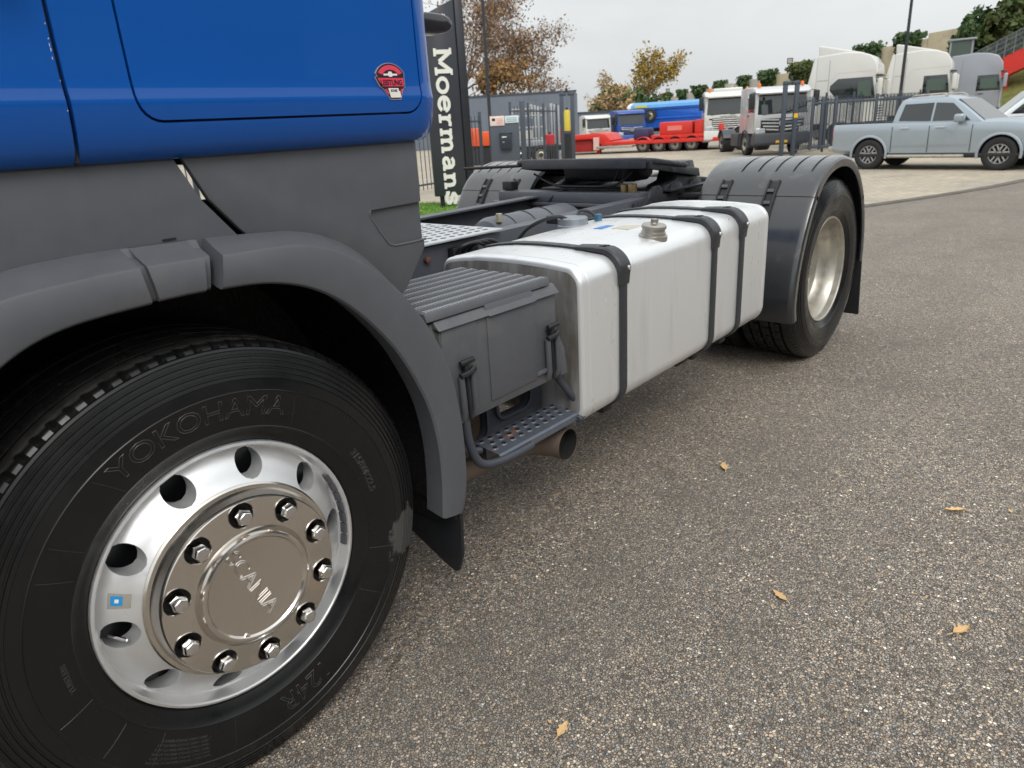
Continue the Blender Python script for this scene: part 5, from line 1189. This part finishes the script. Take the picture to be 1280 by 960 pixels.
def cab_truck(name, loc, heading, label, paint, high, grille, vis_chassis=True, scale=1., bumper=None, rimm=None, beacons=0, lower=None, spoiler=False, window='sleeper', tail=5.2, hatch=False, fairing=False):
    root = empty(name, (loc[0], loc[1], GZ), math.atan2(heading[1], heading[0]), label, 'truck'); root.scale = (scale,)*3
    W2 = 1.225; F = 1.20; B = -1.12 if not high else -1.3
    top = 3.72 if high else 2.92
    if high: side = [(B, .98), (F-.1, .98), (F, 1.2), (F, 1.95), (F-.20, 2.78), (F-.10, 2.84), (F-.14, 3.22), (F-.38, 3.58), (F-.8, 3.72), (-.2, 3.78), (B, 3.70)]
    else: side = [(B, .98), (F-.1, .98), (F, 1.2), (F, 1.76), (F-.17, 2.64), (F-.08, 2.68), (F-.2, 2.84), (F-.5, 2.93), (-.3, 2.97), (B, 2.9)]
    body = MB().prism(side, -W2, W2).build('cab', paint, root, bevel=.075, seg=3, ang=40)
    # wind screen on the raked front
    z0, z1 = (1.97, 2.74) if high else (1.78, 2.60); xa, xb = F+.004, (F-.20 if high else F-.17)+.012
    MB().add([(xa, -1.10, z0), (xa, 1.10, z0), (xb, 1.04, z1), (xb, -1.04, z1), (xa-.04, -1.10, z0), (xa-.04, 1.10, z0), (xb-.04, 1.04, z1), (xb-.04, -1.04, z1)], [(0, 1, 2, 3), (0, 3, 7, 4), (1, 5, 6, 2), (2, 6, 7, 3), (0, 4, 5, 1)]).build('windscreen', M_pane, body)
    MB().tube([(xa+.01, -.9, z0-.01), (xa-.0, -.05, z0+.05)], .012, 6).build('wiper', M_chas, body); MB().tube([(xa+.01, .1, z0-.01), (xa-.0, .95, z0+.05)], .012, 6).build('wiper', M_chas, body)
    bx('sun_visor', M_pane if high else paint, body, F-.16, F+.08, -1.1, 1.1, z1+.02, z1+.10, bevel=.03)
    for s in (-1, 1):
        if window == 'sleeper': pol = [(F-.10, 1.90), (F-.27, 2.76), (-.40, 2.76), (-.70, 2.5), (-.70, 2.3), (-.36, 1.90)]
        else: pol = [(F-.10, 1.88), (F-.25, 2.66), (.0, 2.66), (.0, 1.88)]
        pane = MB().prism(pol, s*(W2+.004), s*(W2-.03)).build('side_window', M_pane, body, bevel=.01)
        inn = [(F-.24, 2.0), (F-.36, 2.62), (.40, 2.62), (.40, 2.0)] if window == 'sleeper' else [(F-.24, 2.0), (F-.32, 2.5), (.15, 2.5), (.15, 2.0)]
        MB().prism(inn, s*(W2+.010), s*(W2)).build('window_glass', M_pane2, pane)
        mr = MB(); mr.box(F-.02, F+.16, s*(W2+.06), s*(W2+.30), 2.26, 2.66); mr.box(F-.02, F+.16, s*(W2+.06), s*(W2+.28), 1.98, 2.22)
        mir = MB().box(F-.04, F+.14, *(sorted((s*(W2+.06), s*(W2+.30)))), 2.02, 2.68).build('mirror', paint if high else M_chas, body, bevel=.05, seg=3)
        MB().tube([(F-.08, s*W2, 2.7), (F+.05, s*(W2+.18), 2.68)], .02, 6).build('mirror_arm', M_chas, mir)
        lp = MB().box(F-.06, F+.012, *(sorted((s*.72, s*1.16))), .98, 1.22).build('headlight', M_lamp, root, bevel=.03)
        # door outline
        for x_ in ((.04, F-.12) if window != 'sleeper' else (-.02, F-.12)): MB().box(x_, x_+.012, *(sorted((s*(W2+.001), s*(W2+.004)))), 1.08, 1.94).build('door_gap', M_chas, body)
    for s in (-1, 1):
        if high: MB().box(-.78, -.765, *(sorted((s*(W2+.001), s*(W2+.004)))), 1.02, 3.5).build('panel_seam', mat('seam_grey', lin(120, 120, 116), .6), body); MB().box(B+.05, -.77, *(sorted((s*(W2+.001), s*(W2+.004)))), 2.72, 2.735).build('panel_seam', MATS['seam_grey'], body)
        MB().box(.12, .36, *(sorted((s*W2, s*(W2+.03)))), 1.72, 1.76).build('door_handle', M_chas, body, bevel=.01)
    # grille
    if grille == 'slats':
        g = bx('grille', M_chas, body, F-.02, F+.006, -.82, .82, .98, 1.62)
        for k in range(6): bx('slat', paint, g, F-.01, F+.035, -.80, .80, 1.0+k*.105, 1.055+k*.105, bevel=.015)
        for s in (-1, 1): bx('vent', M_chas, body, F-.01, F+.006, s*.9-.08, s*.9+.08, 1.52, 1.60, bevel=.01)
        bx('badge_strip', mat('badge_grey', lin(170, 172, 170), .35, .5), body, F-.01, F+.008, -.42, .42, 1.65, 1.71)
    elif grille == 'star':
        for k, (z, w_) in enumerate(((1.52, .95), (1.38, .9), (1.24, .85), (1.10, .7))):
            for s in (-1, 1):
                MB().prism([(s*.14, z-.03), (s*w_, z+.02), (s*w_, z+.07), (s*.14, z+.03)], F-.02, F+.03, 'x').build('grille_bar', M_lamp if k < 2 else paint, body, bevel=.01)
        g = bx('grille', M_chas, body, F-.02, F+.008, -.95, .95, 1.02, 1.60)
        st_ = MB(); N = 20; st_.tube([(F+.05, .13*math.cos(2*math.pi*i/N), 1.38+.13*math.sin(2*math.pi*i/N)) for i in range(N+1)], .016, 6)
        st_.build('emblem_ring', M_lamp, g)
        for a in (90, 210, 330): MB().tube([(F+.05, 0, 1.38), (F+.05, .125*math.cos(R(a)), 1.38+.125*math.sin(R(a)))], [.025, .006], 5).build('emblem_arm', M_lamp, g)
    bm_ = bumper or paint
    MB().prism([(F-.45, .50), (F+.02, .46), (F+.10, .55), (F+.06, .98), (F-.10, 1.0), (F-.32, .98), (F-.45, .8)], -W2, W2).build('bumper', bm_, root, bevel=.05, seg=3)
    bx('number_plate', mat('plate_yellow', lin(230, 175, 40), .5), root, F+.085, F+.105, -.26, .26, .55, .66)
    # front wheels with arches, chassis, tail wheels
    rm = rimm or M_steelrim
    for s in (-1, 1):
        wheel(root, -.18, s*1.22, .52, .3, rm)
        a = MB(); rings = []
        for i in range(19):
            t = R(-10+200*i/18); c_, s__ = math.cos(t), math.sin(t)
            rings.append([(-.18+rr*c_, s*yy, .5+rr*s__) for rr, yy in ((.56, 1.26), (.64, 1.27), (.66, 1.2), (.66, .85), (.62, .85), (.57, 1.2))])
        a.loft(rings, closed=True, cap=True); a.build('wheel_arch', lower or bm_, root)
    for s in (-1, 1): bx('chassis_rail', M_chas, root, -tail, .9, s*.38-.04, s*.38+.04, .72, .98)
    for s in (-1, 1):
        bx('side_tank', lower or M_chas, root, -2.6, -1.35, *(sorted((s*.62, s*1.22))), .38, .98, bevel=.06)
        wheel(root, -tail+.9, s*1.22, .5, .62, rm, dish=.14)
        a = MB(); rings = []
        for i in range(13):
            t = R(20+140*i/12); rings.append([(-tail+.9+rr*math.cos(t), s*yy, .5+rr*math.sin(t)) for rr, yy in ((.60, 1.27), (.63, 1.27), (.63, .6), (.60, .6))])
        a.loft(rings, closed=True, cap=True); a.build('rear_fender', lower or M_chas, root)
    if spoiler:
        MB().prism([(B+.02, 3.66), (-.2, 3.74), (.55, 3.70), (-.35, 3.92), (B+.1, 4.12), (B-.02, 4.12)], -.95, .95).build('roof_deflector', paint, body, bevel=.05, seg=3)
        for s in (-1, 1): MB().prism([(B+.02, 1.0), (B+.02, 3.68), (B-.10, 3.68), (B-.32, 2.6), (B-.34, 1.0)], s*1.20, s*1.10).build('side_deflector', paint, body, bevel=.03)
        for s in (-1, 1): MB().prism([(-.45, 2.96), (F-.2, 2.98), (F-.2, 2.995), (-.45, 2.975), (-.72, 2.6), (-.71, 2.58)], s*(W2+.003), s*(W2-.01)).build('body_crease', mat('crease_grey', lin(185, 184, 178), .5), body)
    if hatch: MB().box(-.6, .5, -.75, .75, 2.90, 3.10).build('roof_unit', paint, body, bevel=.06, seg=3)
    for k in range(beacons):
        s = -1 if k % 2 else 1; MB().lathe([(.001, .16), (.05, .15), (.07, .1), (.075, 0)], (F-.5, s*.95, top+.02), 14, 'z').build('beacon', M_amber, body)
    return root
M_wht = mat('white_cab_paint', lin(208, 208, 203), .35, 0, .04, 1.2, coat=.5, dirt=(lin(188, 184, 172), 1.4, .6, .85))
M_gry = mat('silver_cab_paint', lin(196, 198, 200), .38, .3, .05, 1.2, coat=.5); M_dgry = mat('dark_bumper', lin(66, 69, 75), .5)
M_tiltgrey = mat('grey_cab_paint', lin(150, 154, 162), .38, .2, .05, 1.2, coat=.4)
cab_truck('parked_truck', (34.1, 15.15), (-.86, -.51), 'white truck cab with black slatted grille beside the blue tipper', M_wht, False, 'slats', window='sleeper', hatch=True, beacons=2, bumper=M_wht, scale=.89)
cab_truck('parked_truck', (28.6, 10.55), (-.76, -.65), 'silver truck cab with star grille behind the right gate posts', M_gry, False, 'star', window='day', beacons=2, bumper=M_dgry, lower=M_dgry, scale=.85)
cab_truck('parked_truck', (34.0, 9.4), (.16, -.985), 'nearer tall white sleeper cab behind the bar fence', M_wht, True, 'slats', spoiler=True, lower=M_wht, scale=.985)
cab_truck('parked_truck', (42.3, 8.5), (.16, -.985), 'second tall white sleeper cab, right of the lamp post', M_wht, True, 'slats', spoiler=True, lower=M_wht, window='day', scale=1.05)
cab_truck('parked_truck', (50.9, 7.75), (.16, -.985), 'grey sleeper cab in front of the red ramp', M_tiltgrey, True, 'slats', window='day', lower=M_dgry, bumper=M_dgry, scale=1.06)

# ------------------------------------------------------------------ silver pickup
def pickup(loc, heading, label, paint, scale=1.):
    root = empty('pickup', (loc[0], loc[1], GZ), math.atan2(heading[1], heading[0]), label, 'pickup'); root.scale = (scale,)*3
    RX, FX_, wr = -1.50, 1.65, .40; H = .93
    def sec(x, zlo, zbelt, ztop, wl, wb, wt):
        return [(x, -wl*.93, zlo), (x, -wl, zlo+.10), (x, -wb*.982, zlo+.30), (x, -wb, zbelt-.20), (x, -wb*.982, zbelt-.06), (x, -wb*.95, zbelt), (x, -wt, ztop), (x, wt, ztop), (x, wb*.95, zbelt), (x, wb*.982, zbelt-.06), (x, wb, zbelt-.20), (x, wb*.982, zlo+.30), (x, wl, zlo+.10), (x, wl*.93, zlo)]
    S = [sec(-2.62, .58, 1.14, 1.15, .80, .82, .60), sec(-2.56, .46, 1.19, 1.20, .88, .90, .7), sec(-2.3, .42, 1.20, 1.205, .92, .935, .8), sec(-1.0, .36, 1.20, 1.205, .93, .95, .8), sec(-.92, .34, 1.185, 1.19, .93, .95, .8), sec(0, .34, 1.17, 1.175, .93, .95, .8), sec(.95, .34, 1.16, 1.17, .93, .95, .8), sec(1.25, .34, 1.15, 1.21, .93, .95, .74), sec(1.8, .36, 1.13, 1.215, .93, .95, .74), sec(2.25, .38, 1.08, 1.17, .91, .93, .70), sec(2.50, .40, 1.02, 1.11, .84, .88, .66), sec(2.62, .44, .94, 1.03, .74, .78, .58), sec(2.69, .50, .84, .92, .66, .70, .50)]
    b = MB(); b.loft(S, closed=True, cap=True); body = b.build('body', paint, None, ang=32)
    cut = []
    for x in (RX, FX_):
        c = MB(); N = 28; pol = [(x+.455*math.cos(2*math.pi*(i+.37)/N), .40+.455*math.sin(2*math.pi*(i+.37)/N)) for i in range(N)]; c.prism(pol, -1.3, 1.3); cut.append(c)
    bed = MB().box(-2.50, -1.06, -.76, .76, .90, 1.5); cut.append(bed)
    boolean(body, cut); body.parent = root
    bx('bed_liner', M_chas, body, -2.51, -1.05, -.77, .77, .87, .905)
    for s in (-1, 1): MB().box(-2.5, -1.0, *(sorted((s*.79, s*.86))), 1.200, 1.235).build('bed_rail', M_chas, body, bevel=.01)
    # greenhouse
    gh = [(-.98, 1.17, .86), (-.78, 1.72, .70), (-.50, 1.79, .665), (.10, 1.80, .66), (.42, 1.76, .67), (1.22, 1.14, .82)]
    rings = [[(x, -w_*1.0, z) for x, z, w_ in gh], [(x, w_, z) for x, z, w_ in gh]]
    # loft across the width with side tumblehome
    def ring(x0_, x1_, z, w_): return [(x0_, -w_, z), (x1_, -w_, z), (x1_, w_, z), (x0_, w_, z)]
    b = MB(); b.loft([ring(-.99, 1.25, 1.13, .885), ring(-.96, .98, 1.34, .829), ring(-.91, .66, 1.58, .765), ring(-.85, .42, 1.73, .715), ring(-.72, .20, 1.795, .64), ring(-.50, .05, 1.815, .45)], closed=True, cap=True)
    cabn = b.build('cabin', paint, root, bevel=.035, seg=3, ang=45)
    def wside(z): return .885+(.765-.885)*(z-1.13)/.45
    for s in (-1, 1):
        for nm, pol, mm in (('rear_side_window', [(-.82, 1.24), (-.03, 1.21), (-.03, 1.65), (-.74, 1.64)], M_pane), ('front_side_window', [(.02, 1.21), (.90, 1.20), (.42, 1.62), (.02, 1.65)], glass('pane_grey', (.035, .04, .04, 1), .04))):
            MB().add([(x, s*(wside(z)+.008), z) for x, z in pol]+[(x, s*(wside(z)-.03), z) for x, z in pol], [(0, 1, 2, 3), (7, 6, 5, 4), (0, 4, 5, 1), (1, 5, 6, 2), (2, 6, 7, 3), (3, 7, 4, 0)]).build(nm, mm, cabn)
        for x_, z_ in ((-.93, .0), (-.005, 0), (.99, 0)): MB().box(x_, x_+.012, *(sorted((s*.9515, s*.9475))), .46, 1.10).build('door_gap', M_chas, body)
        for x_ in (-.72, .16): MB().box(x_, x_+.22, *(sorted((s*.945, s*.985))), 1.045, 1.075).build('door_handle', M_lamp, body, bevel=.012)
        MB().tube([(-.95, s*.97, .36), (.9, s*.97, .36)], .045, 10).build('side_step', M_steelrim, root)
        MB().box(-.90, .93, *(sorted((s*.9475, s*.956))), .62, .635).build('door_crease', M_psil, body); MB().box(-2.2, 2.2, *(sorted((s*.90, s*.935))), .34, .42).build('sill', M_chas, body, bevel=.01)
        mir = MB().box(.60, .82, *(sorted((s*.93, s*1.15))), 1.17, 1.36).build('mirror', paint, cabn, bevel=.05, seg=3)
        MB().tube([(-.66, s*.62, 1.79), (-.60, s*.625, 1.845), (.10, s*.625, 1.85), (.22, s*.63, 1.79)], .018, 8).build('roof_rail', M_steelrim, cabn)
        MB().add([(2.28, s*.908, .86), (2.56, s*.77, .84), (2.54, s*.78, .98), (2.25, s*.912, 1.0), (2.28, s*.85, .86), (2.5, s*.70, .84), (2.5, s*.70, .98), (2.25, s*.85, 1.0)], [(0, 1, 2, 3), (7, 6, 5, 4), (0, 4, 5, 1), (1, 5, 6, 2), (2, 6, 7, 3), (3, 7, 4, 0)]).build('headlight', M_lamp, body)
        MB().box(-2.60, -2.5, *(sorted((s*.74, s*.875))), .80, 1.12).build('tail_light', mat('tail_red', lin(150, 20, 22), .2), body, bevel=.02)
        for x in (RX, FX_):
            wheel(root, x, s*.93, wr, .26, mat('alloy_far', (.45, .45, .46, 1), .3, .8), spokes=6)
            a = MB(); rings = []
            for i in range(17):
                t = R(-12+204*i/16); rings.append([(x+rr*math.cos(t), s*yy, .40+rr*math.sin(t)) for rr, yy in ((.445, .945), (.455, .957), (.495, .955), (.512, .944), (.45, .9))])
            a.loft(rings, closed=True, cap=True); a.build('arch_flare', paint, body)
            MB().lathe([(.44, s*.90), (.46, s*.6), (.1, s*.58)], (x, 0, .40), 28, a0=R(-10), a1=R(190)).build('arch_liner', M_chas, body)
    MB().add([(1.225, -.78, 1.175), (1.225, .78, 1.175), (.525, .64, 1.705), (.525, -.64, 1.705), (1.16, -.78, 1.17), (1.16, .78, 1.17), (.46, .64, 1.70), (.46, -.64, 1.70)], [(0, 1, 2, 3), (7, 6, 5, 4), (0, 3, 7, 4), (1, 5, 6, 2), (0, 4, 5, 1), (2, 6, 7, 3)]).build('windscreen', glass('pane_grey', (.035, .04, .04, 1), .04), cabn)
    MB().box(2.52, 2.72, -.52, .52, .60, .92).build('grille', M_chas, body, bevel=.03); bx('front_bumper', M_chas, body, 2.3, 2.66, -.72, .72, .40, .56, bevel=.04)
    bx('rear_bumper', M_steelrim, root, -2.74, -2.58, -.80, .80, .48, .62, bevel=.03)
    MB().tube([(-2.72, 0, .5), (-2.86, 0, .5), (-2.86, 0, .6)], .03, 8).build('tow_ball', M_chas, root)
    bx('underbody', M_chas, root, -2.3, 2.2, -.7, .7, .30, .50)
    return root
M_psil = mat('silver_blue_paint', lin(164, 174, 182), .36, .6, .03, 2, coat=.6, crough=.10)
pickup((21.5, 3.12), (-.165, -.986), 'silver-blue double cab pickup parked beside the fence', M_psil, .98)
# white estate car nosing out behind the pickup
def small_car(loc, heading, label, paint):
    root = empty('car', (loc[0], loc[1], GZ), math.atan2(heading[1], heading[0]), label, 'car')
    side = [(-2.15, .32), (2.1, .30), (2.2, .55), (2.05, .82), (1.15, .98), (.35, 1.46), (-.5, 1.55), (-1.5, 1.50), (-2.0, 1.08), (-2.2, .9)]
    b = MB().prism(side, -.86, .86).build('body', paint, root, bevel=.10, seg=3, ang=45)
    for s in (-1, 1):
        MB().prism([(.85, 1.02), (.28, 1.38), (-.45, 1.45), (-.45, 1.0)], s*.862, s*.83).build('side_window', M_pane, b, bevel=.01); MB().prism([(-.52, 1.0), (-.52, 1.45), (-1.35, 1.42), (-1.7, 1.05)], s*.862, s*.83).build('side_window', M_pane, b, bevel=.01)
        for x in (-1.35, 1.4): wheel(root, x, s*.86, .32, .2, MATS['alloy_far'], spokes=5)
    MB().add([(1.14, -.72, .995), (1.14, .72, .995), (.40, .62, 1.45), (.40, -.62, 1.45), (1.1, -.72, .98), (1.1, .72, .98), (.36, .62, 1.43), (.36, -.62, 1.43)], [(0, 1, 2, 3), (7, 6, 5, 4), (0, 3, 7, 4), (1, 5, 6, 2), (0, 4, 5, 1), (2, 6, 7, 3)]).build('windscreen', M_pane2, b); return root
def van(loc, heading, label, paint):
    root = empty('van', (loc[0], loc[1], GZ), math.atan2(heading[1], heading[0]), label, 'van')
    side = [(-2.6, .35), (2.25, .35), (2.35, .8), (1.75, 1.08), (.95, 1.80), (.4, 1.93), (-2.3, 1.95), (-2.55, 1.8), (-2.65, .8)]
    b = MB().prism(side, -.95, .95).build('body', paint, root, bevel=.10, seg=3, ang=45)
    MB().add([(1.70, -.8, 1.14), (1.70, .8, 1.14), (1.0, .7, 1.78), (1.0, -.7, 1.78), (1.66, -.8, 1.12), (1.66, .8, 1.12), (.96, .7, 1.76), (.96, -.7, 1.76)], [(0, 1, 2, 3), (7, 6, 5, 4), (0, 3, 7, 4), (1, 5, 6, 2), (0, 4, 5, 1), (2, 6, 7, 3)]).build('windscreen', M_pane2, b)
    for s in (-1, 1):
        MB().prism([(1.5, 1.15), (.9, 1.72), (.15, 1.75), (.15, 1.12)], s*.952, s*.92).build('side_window', M_pane, b, bevel=.01)
        for x in (-1.6, 1.5): wheel(root, x, s*.95, .34, .22, M_steelrim)
    return root
van((27.8, 1.3), (-.3, .95), 'white van nosing in behind the silver-blue pickup', mat('white_van_paint', lin(216, 222, 224), .3, 0, .03, 2, coat=.8))

# ------------------------------------------------------------------ red low loader
ll = empty('low_loader', (32.5, 20.2, GZ), math.atan2(-.955, .297), 'red low loader trailer with four rear axles in the yard', 'trailer')
# local x towards its tail (right in view)
MB().prism([(-.5, .42), (5.2, .42), (5.2, .60), (-.4, .60)], -1.25, 1.25).build('bed', M_red, ll, bevel=.03)
MB().prism([(-.6, .42), (-.35, .42), (-.15, .66), (-.45, .98), (-.9, 1.04), (-3.6, .92), (-3.6, .72), (-1.2, .76), (-.9, .66)], -1.2, 1.2).build('gooseneck', M_red, ll, bevel=.03)
MB().prism([(-2.6, .74), (-1.2, .74), (-1.1, .14), (-2.4, .14)], -1.0, .9).build('neck_box', mat('red_dark', lin(160, 38, 38), .5), ll, bevel=.05)
for x in (-2.75, -1.05): MB().box(x, x+.30, -1.24, -1.20, .22, .84).build('marker_board', mat('marker_white', lin(214, 180, 170), .5), ll); MB().box(x+.05, x+.25, -.9, -.6, .0, .5).build('support_leg', M_red, ll, bevel=.02)
bx('side_beam', M_steelrim, ll, -.9, 1.0, -1.27, -1.10, .28, .40, bevel=.02)
for k in range(4):
    x = 1.5+k*.80
    for s in (-1, 1):
        wheel(ll, x, s*1.2, .34, .3, M_steelrim)
        a = MB(); rings = []
        for i in range(11):
            t = R(15+150*i/10); rings.append([(x+rr*math.cos(t), s*yy, .34+rr*math.sin(t)) for rr, yy in ((.38, 1.27), (.42, 1.27), (.42, .85), (.38, .85))])
        a.loft(rings, closed=True, cap=True); a.build('fender', M_red, ll)
MB().prism([(5.2, .42), (5.5, .45), (5.35, 1.2), (5.15, 1.2)], -1.2, 1.2).build('tail_ramp', M_red, ll, bevel=.03)
bx('tool_box', M_red, ll, 2.3, 3.9, -1.1, .2, .80, 1.38, bevel=.05); bx('tool_box', M_red, ll, 4.0, 4.7, -1.1, .2, .8, 1.42, bevel=.05); bx('tool_rack', M_red, ll, 1.9, 5.1, -1.12, .3, .62, .80, bevel=.02)
bx('tool_box_lid', mat('lid_pale', lin(222, 120, 110), .5), ll, 2.7, 3.4, -1.115, -1.10, .98, 1.2); bx('winch', mat('winch_navy', lin(52, 50, 84), .6), ll, .9, 1.7, -.8, .4, .60, 1.15, bevel=.1); bx('deck_box', M_red, ll, -3.5, -2.9, -1.0, .8, .92, 1.4, bevel=.04)

# blue tipper trailer
tp = empty('tipper_trailer', (45.3, 22.1, GZ), math.atan2(-.955, .297), 'bright blue tipper body with pale sheet rolled over its top', 'trailer')
M_bt = mat('tipper_blue', lin(28, 92, 190), .4, 0, .08, 1.5, dirt=(lin(50, 110, 200), 2, .5, .8)); M_sheet = mat('tipper_sheet', lin(92, 156, 216), .5, 0, .1, 2, bump=.5, bsc=4, bdist=.05)
MB().prism([(-3.5, .95), (6.0, .95), (6.0, 2.35), (-4.3, 2.35), (-4.35, 2.2)], -1.25, 1.25).build('tub', M_bt, tp, bevel=.04)
bx('top_rail', M_bt, tp, -4.35, 6.05, -1.32, 1.32, 2.08, 2.26, bevel=.03); bx('side_rib', M_bt, tp, -3.5, 6, -1.31, -1.25, 1.5, 1.62, bevel=.02)
rings = [[(x, y, z) for y, z in ((-1.36, 2.22), (-1.30, 2.40), (-.7, 2.52+.03*math.sin(x)), (0, 2.58), (.7, 2.52), (1.30, 2.40), (1.36, 2.22))] for x in [-4.5+.7*i for i in range(16)]]
MB().loft(rings, cap=False).build('roll_sheet', M_sheet, tp); MB().prism([(-1.36, 2.2), (-1.3, 2.4), (-.7, 2.52), (0, 2.58), (.7, 2.52), (1.3, 2.4), (1.36, 2.2)], -4.75, -4.48, 'x').build('sheet_end', M_white, tp, bevel=.03)
bx('sheet_patch', mat('sheet_yellow', lin(200, 200, 90), .5), tp, -4.2, -3.4, -1.40, -1.36, 2.24, 2.4)
for k in range(3):
    for s in (-1, 1): wheel(tp, 2.5+k*1.3, s*1.2, .5, .3, M_steelrim)
for s in (-1, 1): bx('chassis_rail', M_chas, tp, -4, 6, s*.45-.06, s*.45+.06, .72, .95)
wheel(tp, -3.0, -1.3, .42, .25, M_steelrim).location = (-3.2, -1.42, 1.75)
bx('landing_leg', M_chas, tp, -2.6, -2.4, -.9, .9, 0, .8)
M_btr = mat('blue_truck_paint', lin(34, 72, 150), .4, 0, .06, 1.5, coat=.4)
cab_truck('parked_truck', (39.6, 24.3), (-.62, -.78), 'blue truck cab in front of the blue tipper body', M_btr, False, 'star', window='day', bumper=M_btr, scale=.72)
cab_truck('parked_truck', (38.4, 25.9), (-.62, -.78), 'small white truck cab left of the blue cab', M_wht, False, 'slats', window='day', bumper=mat('pale_blue', lin(120, 170, 215), .5), scale=.66)
# wheel loader cab glimpsed over the second white cab
lc = empty('loader_cab', (56.5, 9.9, 3.3), math.atan2(-.985, .16), 'open glass loader cab with orange beacon above the second white cab', 'loader')
for x in (-.6, .6):
    for y in (-.6, .6): bx('pillar', M_tiltgrey, lc, x-.05, x+.05, y-.05, y+.05, 0, 1.5)
bx('roof', M_tiltgrey, lc, -.8, .8, -.75, .75, 1.5, 1.62, bevel=.03); bx('glazing', M_pane2, lc, -.56, .56, -.62, -.58, .2, 1.45); bx('floor', M_chas, lc, -.8, .8, -.8, .8, -2.6, .1); MB().lathe([(.001, .25), (.1, .22), (.12, 0)], (.3, -.7, .2), 12, 'z').build('beacon', M_amber, lc)

# ------------------------------------------------------------------ clutter behind the left fence
def at(px_x, px_y, d_): pass
sk = empty('orange_skip', (24.6, 22.9, GZ), R(-48), 'orange steel skip behind the fence, left of the mailbox cabinet', 'skip'); M_or = mat('skip_orange', lin(226, 92, 44), .5, 0, .1, 2)
MB().prism([(-1.4, .85), (1.2, .85), (1.5, 1.45), (.2, 1.45), (.2, 1.62), (-1.5, 1.62)], -.9, .9).build('tub', M_or, sk, bevel=.03)
for x in (-1.0, -.2, .7): bx('rib', M_or, sk, x, x+.1, -.96, -.9, .9, 1.4)
for s in (-.8, .6): bx('skid', M_chas, sk, -1.3, 1.2, s, s+.2, 0, .85)
rk = empty('pallet_rack', (25.8, 21.7, GZ), R(-48), 'pale storage rack with shelves behind the left gate', 'rack'); M_rk = mat('rack_pale', lin(176, 176, 170), .5, .2)
for x in (0, .75, 1.5): bx('upright', M_rk, rk, x-.05, x+.05, -.3, .3, 0, 2.35)
for z in (.5, 1.0, 1.5, 2.0, 2.3): bx('shelf', M_rk, rk, 0, 1.5, -.32, .32, z, z+.06)
for i, z in enumerate((.56, 1.06, 1.56)): bx('crate', mat('crate_mix%d' % i, (lin(120, 124, 130), lin(190, 188, 182), lin(88, 100, 116))[i], .6), rk, .1+.2*i, .6+.3*i, -.3, .25, z, z+.34)
for i, dx in enumerate((2.0, 3.35)):
    tb_ = empty('steel_silo', (25.35+dx*.45, 22.0-dx*.5, GZ), R(-48), ('grey vertical steel panels stacked beside the pale rack', 'grey vertical steel panels nearest the left gate posts')[i], 'panels', 'upright steel panels')
    for k in range(3): bx('panel', mat('panel_steel', lin(150, 156, 160), .45, .4), tb_, k*.15, k*.15+.13, -.15-.02*k, .15, 0, 2.5-.05*k, bevel=.02)
dl = empty('dolly_trailer', (24.5, 19.5, GZ), R(-48), 'low black dolly with pale wheels behind the left gate', 'dolly')
bx('frame', M_chas, dl, -.9, 1.6, -.5, .5, .55, .75)
for x in (-.5, .35): wheel(dl, x, -.6, .40, .25, M_steelrim); wheel(dl, x, .6, .40, .25, M_steelrim)
bx('load', mat('load_grey', lin(140, 144, 150), .5), dl, -.8, .6, -.5, .5, .76, 1.0, bevel=.03)
for nm, lb, x, y, c, r_, h_, sh_ in (('gas_cylinder', 'yellow gas cylinder beside the left gate posts', 24.95, 17.9, lin(200, 180, 60), .13, .85, 1.3), ('red_tank', 'red tank drum behind the left gate posts', 26.0, 19.7, lin(205, 40, 44), .22, .45, .75)):
    e = empty(nm, (x, y, GZ), 0, lb, 'tank'); MB().lathe([(.001, 0), (r_, 0), (r_, h_*.9), (r_*.7, h_*.98), (.001, h_)], (0, 0, sh_), 20, 'z').build('vessel', mat(nm+'_paint', c, .4), e); bx('stand', M_chas, e, -r_, r_, -r_, r_, 0, sh_+.01); MB().tube([(0, 0, h_+sh_-.02), (0, 0, h_+sh_+.08)], .05, 8).build('valve', M_chas, e)
